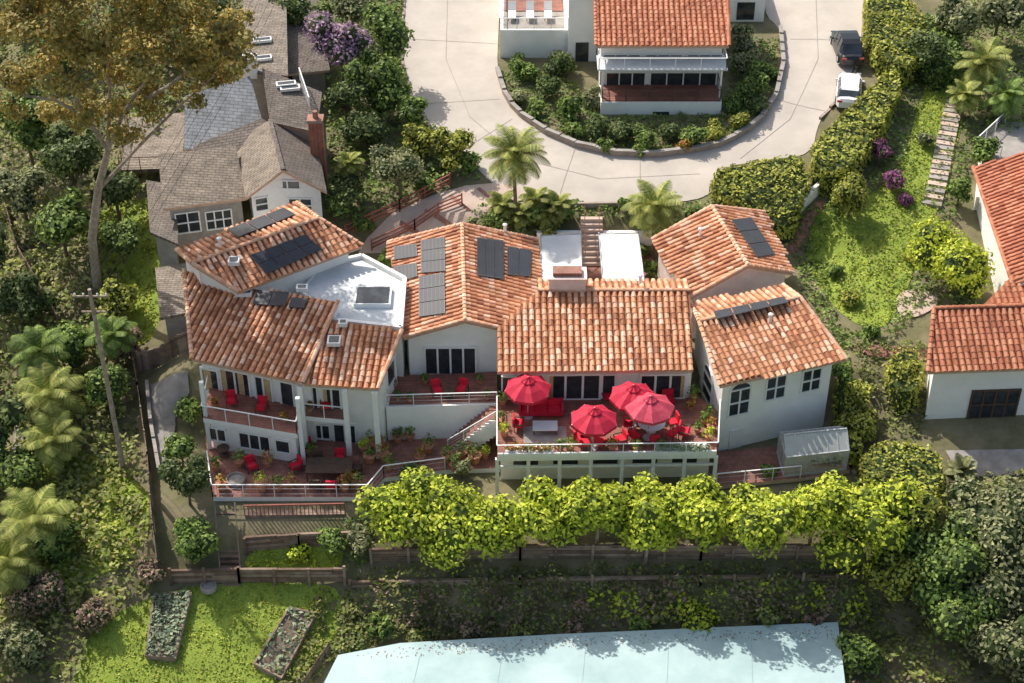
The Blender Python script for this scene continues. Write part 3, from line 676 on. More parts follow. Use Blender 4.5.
# ================================================= roads
drape('driveway_road',[(404,-40),(502,-40),(498,40),(497,72),(508,100),(528,122),(560,140),(610,156),(662,158),(712,150),(752,132),(774,104),(784,66),(782,30),(762,14),(768,-40),(864,-40),(862,30),(858,62),(838,98),(818,122),(812,156),(770,160),(712,170),(716,196),(668,205),(600,203),(560,206),(510,196),(484,178),(462,150),(432,134),(412,110),(402,60)],.05,'conc',2)
drape('pink_driveway',[(372,232),(452,188),(508,183),(530,196),(520,210),(462,236),(452,262),(390,252),(352,262)],.09,'drive',1)
def strip(name,uv,w,off,mk,parent=None):
    P=[G(u,v) for u,v in uv]; m=MB()
    for a,b in zip(P[:-1],P[1:]):
        k=max(1,int((b-a).length/1.0))
        for i in range(k):
            p=a.lerp(b,i/k);q=a.lerp(b,(i+1)/k); t=(q-p);t.z=0;t.normalize(); n=Vector((-t.y,t.x,0))*w/2
            vs=[p-n,q-n,q+n,p+n]
            m.add([Vector((x.x,x.y,hz(x.x,x.y)+off)) for x in vs],[(0,1,2,3)],0)
    m.obj(name,[mk])
for i,l in enumerate([[(448,-20),(446,60),(470,118),(520,160),(600,180),(700,175)],[(410,40),(500,45)],[(420,105),(500,100)],[(465,150),(512,120)],[(560,195),(575,150)],[(640,200),(640,160)],[(815,-20),(818,60),(790,120),(740,160)],[(790,40),(860,45)],[(775,100),(825,112)]]):
    strip('road_joint',l,.035,.07,'joint')
for l in([(400,225),(440,248)],[(425,212),(462,235)],[(450,197),(480,226)],[(478,190),(505,212)]): strip('driveway_band',l,.3,.11,'brick')
def wallpath(name,uv,h,w,mk,base=-.4,zadd=0,cap=None):
    P=[G(u,v) for u,v in uv]; m=MB()
    for a,b in zip(P[:-1],P[1:]):
        k=max(1,int((b-a).length/1.2)); 
        for i in range(k):
            p=a.lerp(b,i/k);q=a.lerp(b,(i+1)/k); z=(hz(p.x,p.y)+hz(q.x,q.y))/2+zadd
            d=(q-p).normalized()*.02; pp=Vector((p.x,p.y,z+(h+base)/2))-d;qq=Vector((q.x,q.y,z+(h+base)/2))+d
            m.beam(pp,qq,w,h-base,0)
            if cap: m.beam(pp+Vector((0,0,(h-base)/2+.04)),qq+Vector((0,0,(h-base)/2+.04)),w+.1,.08,1)
    return m.obj(name,[mk]+([cap] if cap else []),org=None)
M['kerb']=mat('concrete_kerb',(.42,.33,.28),(.30,.24,.20),2,.9)
wallpath('planter_kerb_wall',[(497,72),(504,95),(511,107),(520,117),(545,134),(575,147),(595,152),(615,156),(655,158),(700,152),(720,147),(735,140),(750,131),(762,120),(776,98),(783,66),(780,30)],.45,.22,'kerb',cap='conc2')
wallpath('road_kerb',[(404,0),(402,60),(414,112),(440,138)],.15,.2,'kerb')
wallpath('road_kerb',[(820,120),(850,88),(862,50),(864,0)],.15,.2,'kerb')
wallpath('garden_wall',[(520,208),(560,208),(640,207),(668,204)],.4,.2,'kerb')
wallpath('garden_wall',[(784,240),(800,212),(822,190)],.9,.25,'stucco')
wallpath('garden_wall',[(148,388),(152,430),(160,476)],.7,.22,'conc2')
# stepped brick path up the right-hand slope
m=MB(); PA=[G(u,v) for u,v in((932,205),(938,180),(944,150),(950,122),(956,100))]
for a,b in zip(PA[:-1],PA[1:]):
    k=max(1,int((b-a).length/.55))
    for i in range(k):
        q=a.lerp(b,i/k); m.box((q.x,q.y,hz(q.x,q.y)+.02),(1.3,.5,.34),math.atan2(-(b-a).x,(b-a).y),i%2)
m.obj('garden_steps',['conc2','drive'])
drape('brick_path',[(786,250),(800,225),(818,200),(826,206),(806,236),(796,258)],.1,'patio',1)
drape('round_terrace',[(895,300),(905,290),(940,292),(938,308),(915,320),(898,318)],.1,'drive',2)
drape('side_path',[(855,345),(930,352),(935,362),(870,358),(858,352)],.12,'patio',0)
drape('side_path',[(150,388),(188,374),(190,396),(176,420),(172,452),(160,478),(152,440)],.22,'pathg',0)
drape('garden_path',[(4,500),(14,455),(22,400),(30,402),(24,455),(12,505)],.5,'pathg',1)
drape('neighbour_patio',[(945,452),(1080,450),(1080,474),(960,480)],.14,'conc2',0)
# lawns
lawn1=drape('lawn',[(95,625),(170,590),(250,582),(330,583),(345,605),(330,650),(255,720),(60,720),(80,660)],.04,'lawn',1)
cover('grass',None,.14,60,.08,'l_grass',.9,1,.03,world=lawn1)
lawn2=drape('lawn',[(800,250),(840,190),(870,200),(905,160),(920,95),(945,60),(975,80),(955,150),(945,200),(925,230),(905,300),(880,335),(845,320),(820,290)],.04,'lawn',1)
cover('grass',None,.25,36,.10,'l_grass',.9,2,.03,world=lawn2)
cover('slope_wildflowers',None,.35,30,.11,'l_green',1.1,31,.05,world=lawn2,thr=.22)
cover('slope_wildflowers',None,.25,16,.10,'l_palm',1.6,37,.05,world=lawn2,thr=.1)
lawn3=drape('lawn',[(100,200),(160,200),(165,300),(150,350),(110,340),(100,260)],.04,'lawn',1)
cover('grass',None,.16,40,.12,'l_grass',.9,2,.03,world=lawn3,thr=-.2)
lawn4=drape('lawn',[(250,552),(300,545),(345,548),(340,572),(290,578),(240,574)],.04,'lawn',1); cover('grass',None,.3,60,.12,'l_bright',1.2,2,.03,world=lawn4)
lawn5=drape('lawn',[(50,440),(150,480),(150,560),(40,600),(30,520)],.04,'lawn',1); cover('grass',None,.3,40,.14,'l_grass',1.2,2,.03,world=lawn5)
for q in([(147,660),(155,600),(192,596),(176,662)],[(255,668),(290,612),(316,618),(282,682)]):
    P=[G(u,v) for u,v in q]; m=MB(); T=[p+Vector((0,0,.35)) for p in P]
    for i in range(4):
        m.beam(P[i]+Vector((0,0,.15)),P[(i+1)%4]+Vector((0,0,.15)),.12,.5,0)
    m.prism([t-Vector((0,0,.08)) for t in T],[p-Vector((0,0,.3)) for p in P],1)
    poly=[(p.x,p.y) for p in P]; nn_=560 if q[0][0]<200 else 170; S=sample(poly,nn_)
    zz=np.array([hz(x,y) for x,y in S])+.38+rng.uniform(0,.25,nn_)
    m.leaves(np.column_stack([S,zz]),rng.normal(size=(nn_,3))*.5+np.array([0,0,1]),.12*rng.uniform(.6,1.5,nn_),2)
    m.obj('raised_garden_bed',['timber','soil','l_veg'])
m=MB(); p=G(209,590); m.lathe(p+Vector((0,0,.05)),[(.5,0),(.5,.25),(.38,.26),(.38,.2)],18,0); m.obj('well_cover',['conc2'],org=p)
# ------------------------------------------------ timber retaining walls + garden stairs
def timberwall(uv,h,zadd=0):
    P=[G(u,v) for u,v in uv]; m=MB()
    for a,b in zip(P[:-1],P[1:]):
        n=int(h/.22); l=(b-a).length; k=max(1,int(l/1.8))
        for j in range(n):
            x=random.uniform(-1.5,0)
            while x<l:
                x2=min(x+random.uniform(2.2,3.6),l); x1=max(x,0)
                if x2>x1: 
                    dy=random.uniform(-.03,.03); z=.11+j*.22+zadd+random.uniform(-.015,.015)
                    m.beam(a.lerp(b,x1/l)+Vector((0,dy,z)),a.lerp(b,x2/l)-Vector((.02,-dy,-z)),.16,.2,0)
                x=x2+.001
                if x2>=l:break
        for i in range(k+1):
            q=a.lerp(b,i/k)-Vector((0,.13,0)); m.beam(q+Vector((0,0,-.5)),q+Vector((random.uniform(-.04,.04),0,h+random.uniform(0,.2)+zadd)),.16,.12,0)
    m.obj('timber_retaining_wall',['timber'])
timberwall([(372,562),(520,558),(700,558),(860,558)],1.1); timberwall([(350,588),(520,584),(700,582),(870,580)],.6)
timberwall([(172,584),(240,582),(345,582)],1.2); timberwall([(246,552),(300,548),(366,545)],1.1)
m=MB(); a=G(232,584);b=at(226,512,-3.3)
for i in range(14):
    p=a.lerp(b,i/13); m.box((p.x,p.y,p.z-.3),(1.1,.45,.6),0,0); m.box((p.x,p.y,p.z+.02),(1.15,.4,.05),0,0)
for s in(-.6,.6): m.beam(a+Vector((s,0,.8)),b+Vector((s,0,.8)),.07,.07,0)
m.obj('garden_stairs',['timber','conc2'])
m=MB(); 
for u,v in((255,512),(278,512),(300,512),(322,512),(342,512)):
    p=at(u,v,-3.4); m.beam(p,p+Vector((0,0,-2.2)),.15,.15,0)
m.slab(P3([(245,516),(345,514),(345,505),(248,506)],-3.2),.2,0); 
a=at(245,516,-3.2);b=at(345,514,-3.2)
for i in range(26): q=a.lerp(b,i/25); m.beam(q,q+Vector((0,0,.85)),.05,.05,1)
m.beam(a+Vector((0,0,.85)),b+Vector((0,0,.85)),.08,.08,1)
m.obj('wooden_landing',['timber','redrail'])
# membrane roof at the bottom
m=MB(); z=-6.1
mq=[(338,655),(400,643),(560,634),(700,628),(838,622),(846,690),(856,790),(270,790)]
P=P3(mq,z); m.prism(P,[p-Vector((0,0,3)) for p in P],0)
for k in range(1,6):
    t=k/6; a=at(338+t*496,657-t*30,z+.008); b=at(300+t*545,779,z+.008); a=a.lerp(b,.03); m.beam(a,b,.04,.016,1)
m.obj('flat_roof_building',['membrane','seam'])
S=sample([(p.x,p.y) for p in P3([(345,658),(400,646),(560,637),(700,631),(834,626),(836,640),(700,641),(560,648),(400,658)],z)],500)
m=MB(); m.leaves(np.column_stack([S,np.full(len(S),z+.02)]),rng.normal(size=(len(S),3))*.15+np.array([0,0,1]),.05*rng.uniform(.5,1.5,len(S)),0); m.obj('leaf_litter',['l_dry'])
# ================================================= neighbour houses
U=House('white_hillside_house',(11,24,3))
RU=U.roof([(596,46,8.0),(729,46,8.0),(726,-60,11.2),(594,-60)],[1.0,.4,0,.4],2.0,caps=(1,3),tile=1,cm=1)
pn=U.wallplane(RU,0); yw=pn[0].y
U.win(pn,603,640,54,64,3,1); U.win(pn,645,682,54,64,3,1); U.win(pn,687,722,54,64,3,1)
U.win(pn,606,645,72,90,3,1); U.win(pn,650,716,72,90,4,1)
x0=at(601,90,5).x;x1=at(722,90,5).x; yf=yw-2.6
U.p['walls'].prism([Vector((x0,yf,4.2)),Vector((x1,yf,4.2)),Vector((x1,yw,4.2)),Vector((x0,yw,4.2))],[Vector((x0,yf,1.5)),Vector((x1,yf,1.5)),Vector((x1,yw,1.5)),Vector((x0,yw,1.5))],0)
U.p['floors'].slab([Vector((x0+.1,yf+.1,4.24)),Vector((x1-.1,yf+.1,4.24)),Vector((x1-.1,yw,4.24)),Vector((x0+.1,yw,4.24))],.04,0,0)
U.rail([(x0+.1,yw,4.2),(x0+.1,yf+.1,4.2),(x1-.1,yf+.1,4.2),(x1-.1,yw,4.2)],1.0,1.6,nr=6,m=3)
U.p['roof_slab'].box(((x0+x1)/2,yw-1.0,6.6),(x1-x0+.6,2.2,.12),0,2)
U.rail([(x0-.2,yw,6.66),(x0-.2,yw-2.05,6.66),(x1+.2,yw-2.05,6.66),(x1+.2,yw,6.66)],.9,1.8,glass=True)
for x in (x0+.1,x1-.1): U.p['railings'].beam((x,yw-1.9,4.2),(x,yw-1.9,6.6),.15,.15,0)
U.p['windows'].box((x0+4.5,yf-.01,3.0),(1.2,.06,.8),0,1)
def vol(u0,u1,v,zt,zb,dep,pm=0):
    a=at(u0,v,zt);b=at(u1,v,zt); y=(a.y+b.y)/2; U.p['walls'].box(((a.x+b.x)/2,y+dep/2,(zt+zb)/2),(b.x-a.x,dep,zt-zb),0,pm)
    U.p['floors'].box(((a.x+b.x)/2,y+dep/2,zt+.01),(b.x-a.x-.5,dep-.5,.06),0,4)
    return a,b,y
a,b,y=vol(500,568,30,6.2,2.5,9); U.rail([(a.x,y+6,6.2),(a.x,y,6.2),(b.x,y,6.2)],1.0,1.2,glass=True)
U.p['walls'].box((b.x+1.1,y+2.5,5.5),(2.2,6,8.0),0,0)
U.p['windows'].box((b.x+1.1,y-.53,4.6),(1.0,.06,1.6),0,1)
a2,b2,y2=vol(728,766,-4,6.5,2.5,6)
U.p['windows'].box(((a2.x+b2.x)/2,y2-.03,5.2),(1.4,.06,1.5),0,1)
U.p['floors'].slab([Vector((a.x+.4,y+3,6.3)),Vector((b.x-.3,y+3,6.3)),Vector((b.x-.3,y+7,6.3)),Vector((a.x+.4,y+7,6.3))],.05,0,0)
U.fin()
for du in (512,530,548):
    p=at(du,18,6.3); m=MB()
    m.box(p+Vector((0,0,.35)),(.6,1.3,.08),0,0); m.beam(p+Vector((0,.6,.4)),p+Vector((0,1.1,.9)),.6,.08,0)
    for sx in(-.25,.25):
        for sy in(-.5,.5): m.box(p+Vector((sx,sy,.17)),(.05,.05,.34),0,1)
    m.obj('sun_lounger',['canvasw','darkwood'],org=p)
# bungalow
B=House('shingle_bungalow',(-18,14,2)); K=dict(tile=None,fas=1)
RA=B.roof([(163,209,4.6),(246,198,4.6),(236,146,6.0),(158,154)],[.5,.3,0,.4],.3,slab=3,wall=2,**K)
RBl=B.roof([(270,120,6.9),(283,170,6.9),(246,198,5.2),(234,140)],[0,.4,.4,0],.5,slab=3,wall=4,**K)
RBr=B.roof([(283,170,6.9),(270,120,6.9),(314,128),(327,192,5.2)],[0,0,.4,.4],.5,slab=4,wall=4,**K)  # right slope takes the darker shingle, its shade painted in
RC=B.roof([(184,150,5.0),(214,147,5.0),(262,120),(250,76,7.6),(185,96)],[.4,0,0,.3,.4],1,slab=5,wall=2,**K)
RC2=B.roof([(184,150,4.9),(262,118,6.6),(268,122),(232,162,4.9)],[0,0,0,0],None,slab=4,**K)
RD=B.roof([(270,122,6.7),(316,132,6.2),(322,92,7.0),(262,68)],[0,.4,.3,.3],1,slab=4,wall=2,**K)
RE=B.roof([(243,72,7.4),(288,76,7.4),(286,-10,8.4),(243,-10)],[.4,.4,.3,.3],1,slab=3,wall=2,**K)
RF=B.roof([(288,74,6.4),(330,70,6.0),(315,-10,7.0),(284,-10)],[.4,.4,.3,.3],1,slab=4,wall=2,**K)
for R,i in((RBl,0),(RE,0),(RD,0)): 
    s_=R['P'][i];t_=R['P'][(i+1)%4]; B.p['roof_slab'].beam(s_+Vector((0,0,.05)),t_+Vector((0,0,.05)),.28,.08,4)
pn=B.wallplane(RA,0); B.win(pn,176,200,212,232,2,2); B.win(pn,206,232,210,228,3,2)
pn=B.wallplane(RBl,1); B.win(pn,255,268,197,210,1,2); pn=B.wallplane(RBr,3); B.win(pn,289,312,198,212,2,2); B.win(pn,262,300,180,188,3,1) 
c=at(318,150,5.5); B.p['walls'].box((c.x,c.y,5.2),(.95,.8,5.5),0,3); B.p['walls'].box((c.x,c.y,8.0),(1.1,.95,.2),0,3); B.p['walls'].lathe((c.x,c.y,8.1),[(.2,0),(.18,.5)],8,3)
for u,v in((262,40),(262,58),(290,88),(286,84)):
    R=RE if u<280 else RD
    p=onp(u,v,R['p']+R['n']*.15,R['n']); B.p['windows'].box(p,(1.4,.6,.2),.2,0); B.p['windows'].box(p+Vector((0,0,.105)),(1.2,.4,.02),.2,1)
c=at(250,66,8); B.p['walls'].box(c,(1.0,.9,1.6),0,0)
q=P3([(120,170),(182,168),(186,112),(130,118)],2.6); B.p['roof_slab'].slab(q,.3,4,3)
for i in range(4): B.p['railings'].beam(q[i]-Vector((0,0,3)),q[i]+Vector((0,0,.0)),.2,.2,3)
B.rail([q[3],q[0],q[1]],1,1.3,m=3)
q=P3([(155,268),(190,262),(190,312),(160,318)],1.6); B.p['roof_slab'].slab(q,.2,3,3); B.p['walls'].prism([Vector((t.x,t.y,1.38)) for t in inset(q,[.3]*4)],[Vector((t.x,t.y,-2.5)) for t in inset(q,[.3]*4)],2)
q=P3([(150,232),(178,244),(176,185),(146,180)],3.4); B.p['roof_slab'].slab(q,.2,4,4); B.p['walls'].prism([Vector((t.x,t.y,3.18)) for t in inset(q,[.3]*4)],[Vector((t.x,t.y,-1)) for t in inset(q,[.3]*4)],2)
B.rail([at(300,80,7.5),at(310,110,7.3)],1,.6,m=0)
B.fin()
# right-hand villa
N=House('tile_roof_villa',(32,0,0))
RN2=N.roof([(928,372,2.6),(1100,366,2.6),(1095,304,4.4),(934,309)],[.5,0,0,.4],-3,caps=(2,3),tile=1,cm=1)
RN1=N.roof([(1012,284,4.4),(973,168,4.4),(1030,150,6.2),(1090,262)],[.4,.5,.3,.0],-2,caps=(0,),tile=1,cm=1)
RN3=N.roof([(984,304,4.0),(1080,300,4.0),(1080,272),(1012,276,4.6)],[0,0,0,0],-2,tile=1)
pn=N.wallplane(RN2,0); N.win(pn,970,1017,390,417,4,2,2,.12)
p,n=pn
for i in range(9):
    a=onp(935+i*6,424,p,n)+n*.08;b=onp(935+i*6,446,p,n)+n*.08
    c1=onp(932+i*6,446,p,n)+n*.1; c2=onp(932+i*6+22 if i<7 else 986,426,p,n)+n*.1
    N.p['railings'].beam(a,b,.03,.03,3); N.p['railings'].beam(c1,c2,.03,.03,3)
q=P3([(975,150),(1005,122),(1080,122),(1080,170),(1000,158)],3.6); N.p['floors'].slab(q,.3,4,4); N.rail([q[4],q[0],q[1]],1,1.5,m=0)
N.p['walls'].beam(at(978,170,1.5),at(975,215,1.5),.3,3,0)
N.fin()
# ------------------------------------------------ cars
def car(name,u,v,rz,body,L=4.6,W=1.85,H=1.45):
    p=G(u,v); m=MB(); R=Matrix.Rotation(rz,3,'Z'); T=lambda x,y,z: p+R@Vector((x,y,z+.05))
    prof=[(-.5,.42),(-.49,.62),(-.44,.80),(-.30,.88),(-.2,.93),(.05,.92),(.2,.9),(.40,.95),(.47,.9),(.5,.7),(.5,.42)]
    bot=.24; secs=[]
    for x,z in prof:
        k=1-.28*max(0,abs(x)-.38)/.12
        secs.append([T(x*L,-W/2*k,bot),T(x*L,-W/2*k*1.0,min(z,.55)),T(x*L,-W/2*k*.96,z*.9),T(x*L,-W/2*k*.8,z),T(x*L,0,z+.03),T(x*L,W/2*k*.8,z),T(x*L,W/2*k*.96,z*.9),T(x*L,W/2*k,min(z,.55)),T(x*L,W/2*k,bot)])
    vs=[q for s in secs for q in s]; n=9
    m.add(vs,[(i*n+j,i*n+j+1,(i+1)*n+j+1,(i+1)*n+j) for i in range(len(secs)-1) for j in range(n-1)]+[tuple(range(n)),tuple(range((len(secs)-1)*n,len(secs)*n))],0)
    g=[(-.22,.9,.42),(-.10,H-.06,.36),(.02,H,.36),(.20,H-.03,.35),(.30,H-.2,.36),(.42,.93,.40)]
    S=[[T(x*L,-W*w,z),T(x*L,W*w,z)] for x,z,w in g]
    base=[[T(x*L,-W*.46,.88),T(x*L,W*.46,.88)] for x,z,w in g]
    for i in range(5):
        mt=1 if i in(0,4) else 0
        m.add([S[i][0],S[i][1],S[i+1][1],S[i+1][0]],[(0,1,2,3)],mt)
        for k in(0,1): m.add([base[i][k],base[i+1][k],S[i+1][k],S[i][k]],[(0,1,2,3)],1)
    for x in(-.06,.1,.27):
        for k in (-1,1): m.beam(T(x*L,k*W*.455,.88),T(x*L,k*W*.365,H-.05),.07,.05,0)
    for x in(-.31,.31):
        for k in(-1,1):
            c=T(x*L,k*(W/2-.1),.32); d=R@Vector((0,k,0))*.13
            m.tube([c-d,c+d],[.33,.33],14,2); m.tube([c+d,c+d*1.05],[.2,.19],10,3)
    for k in(-1,1):
        m.box(T(-.485*L,k*W*.34,.68),(.12,.35,.13),rz,3); m.box(T(.49*L,k*W*.34,.74),(.1,.35,.15),rz,4)
        m.box(T(-.13*L,k*(W/2+.06),.98),(.14,.18,.12),rz,0)
    m.obj(name,[body,'glass','black','metal','lamp'],org=p)
car('parked_car',848,97,math.radians(-101),'carw'); car('parked_car',846,54,math.radians(-88),'cark',4.8,1.95,1.75)
# ------------------------------------------------ fences, rails, poles
def fence(name,uv,h,mk,sp=1.8,boards=True,posts=None):
    P=[G(u,v) for u,v in uv]; m=MB()
    for a,b in zip(P[:-1],P[1:]):
        l=(b-a).length;k=max(1,int(l/sp))
        for i in range(k+1):
            q=a.lerp(b,i/k); z=hz(q.x,q.y); m.beam((q.x,q.y,z-.2),(q.x,q.y,z+h+.08),.1,.1,0)
        if boards:
            nb=int(l/.2)
            for i in range(nb):
                q=a.lerp(b,(i+.5)/nb); z=hz(q.x,q.y); m.beam((q.x,q.y,z+.05),(q.x,q.y,z+h+random.uniform(-.03,.03)),.17,.03,0,up=(b-a).cross(Vector((0,0,1))))
        for j in ((.3,.6,.95) if not boards else (.9,)):
            for i in range(k):
                p=a.lerp(b,i/k);q=a.lerp(b,(i+1)/k); m.beam((p.x,p.y,hz(p.x,p.y)+h*j),(q.x,q.y,hz(q.x,q.y)+h*j),.07,.1,0)
    m.obj(name,[mk])
fence('entry_railing',[(346,238),(400,213),(450,186)],1.0,'redrail',boards=False); fence('entry_railing',[(372,252),(415,232),(462,205)],.9,'redrail',boards=False)
fence('wooden_fence',[(128,330),(140,400),(150,470),(160,580)],1.4,'timber'); fence('wooden_fence',[(140,372),(190,352)],1.6,'timber'); fence('wooden_fence',[(0,190),(20,260),(60,330)],1.3,'timber')
fence('wooden_fence',[(330,655),(300,700)],1.0,'timber')
m=MB(); b=G(124,472); H=14
m.tube([b-Vector((0,0,.3)),b+Vector((0,0,H))],[.17,.11],9,0)
m.beam(b+Vector((-1.0,0,H-.5)),b+Vector((1.0,0,H-.5)),.08,.1,0); m.beam(b+Vector((-.7,0,H-1.6)),b+Vector((.7,0,H-1.6)),.08,.1,0)
for x in(-.9,-.4,.4,.9):
    m.lathe(b+Vector((x,0,H-.44)),[(.05,0),(.07,.12),(.02,.18)],7,1)
    q0=b+Vector((x,0,H-.3)); q1=Vector((-60+x,34,13)); m.tube([q0.lerp(q1,t/12)-Vector((0,0,1.8*math.sin(math.pi*t/12))) for t in range(13)],[.015]*13,4,2)
    q1=Vector((-15+x,48,13)); m.tube([q0.lerp(q1,t/12)-Vector((0,0,1.8*math.sin(math.pi*t/12))) for t in range(13)],[.015]*13,4,2)
m.obj('utility_pole',['palebark','white','black'],org=b)
# ================================================= vegetation
for i,(u,v,r) in enumerate([(400,510,2.6),(440,520,3.0),(490,520,2.6),(548,512,2.5),(598,510,2.4),(648,522,2.6),(700,514,2.5),(757,516,2.7),(815,510,2.6),(866,524,3.1)]):
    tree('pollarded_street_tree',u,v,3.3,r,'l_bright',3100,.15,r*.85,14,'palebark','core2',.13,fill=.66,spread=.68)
def euc():
    b=G(98,292); m=MB(); n=Vector((0,1,0)); q=lambda u,v,dy=0: onp(u,v,(0,b.y+dy,0),n)
    L=[(20,20,3,0),(60,10,3.2,2),(100,25,3.2,-1),(150,8,3.4,1),(190,22,3,0),(225,45,2.3,-1),(215,75,1.9,1),(170,55,2.8,-2),(130,65,2.8,2),(80,60,3,-2),(40,70,2.6,1),(15,95,2.2,0),(105,105,2.3,0),(150,95,2.2,1),(65,110,2.2,2),(190,95,1.6,0),(180,-10,3,0),(90,-20,3,0),(10,-10,3,0),(235,20,1.7,2),(120,135,1.5,-1),(40,40,2.8,-2),(120,45,2.8,2),(200,45,2.6,2)]
    lobes=[]
    for u,v,r,dy in L:
        c=q(u,v,dy)
        for _ in range(5):
            o=Vector((random.uniform(-1,1),random.uniform(-1,1),random.uniform(-.6,.6)))*r*.65; lobes.append((tuple(c+o),r*random.uniform(.28,.5),r*random.uniform(.22,.38)))
    crown(m,lobes,24000,.165,0,1,.5,core=False,sp=(.3,1.1))
    t=[b-Vector((0,0,.3)),q(92,240),q(98,190),q(108,150)]; m.tube(t,[.34,.3,.26,.2],9,2)
    f=t[-1]
    for pts in([f,q(85,115),q(60,70),q(30,30)],[f,q(125,110),q(160,60),q(185,25)],[f,q(110,90),q(105,40),q(95,5)],[q(98,190),q(135,150),q(175,110),q(215,75)],[q(125,110),q(170,85),q(200,60)],[q(85,115),q(55,100),q(20,95)]):
        m.tube(pts,[.15,.11,.08,.04][:len(pts)],7,2)
    m.obj('eucalyptus_tree',['l_euc','core','palebark'],org=b)
euc()
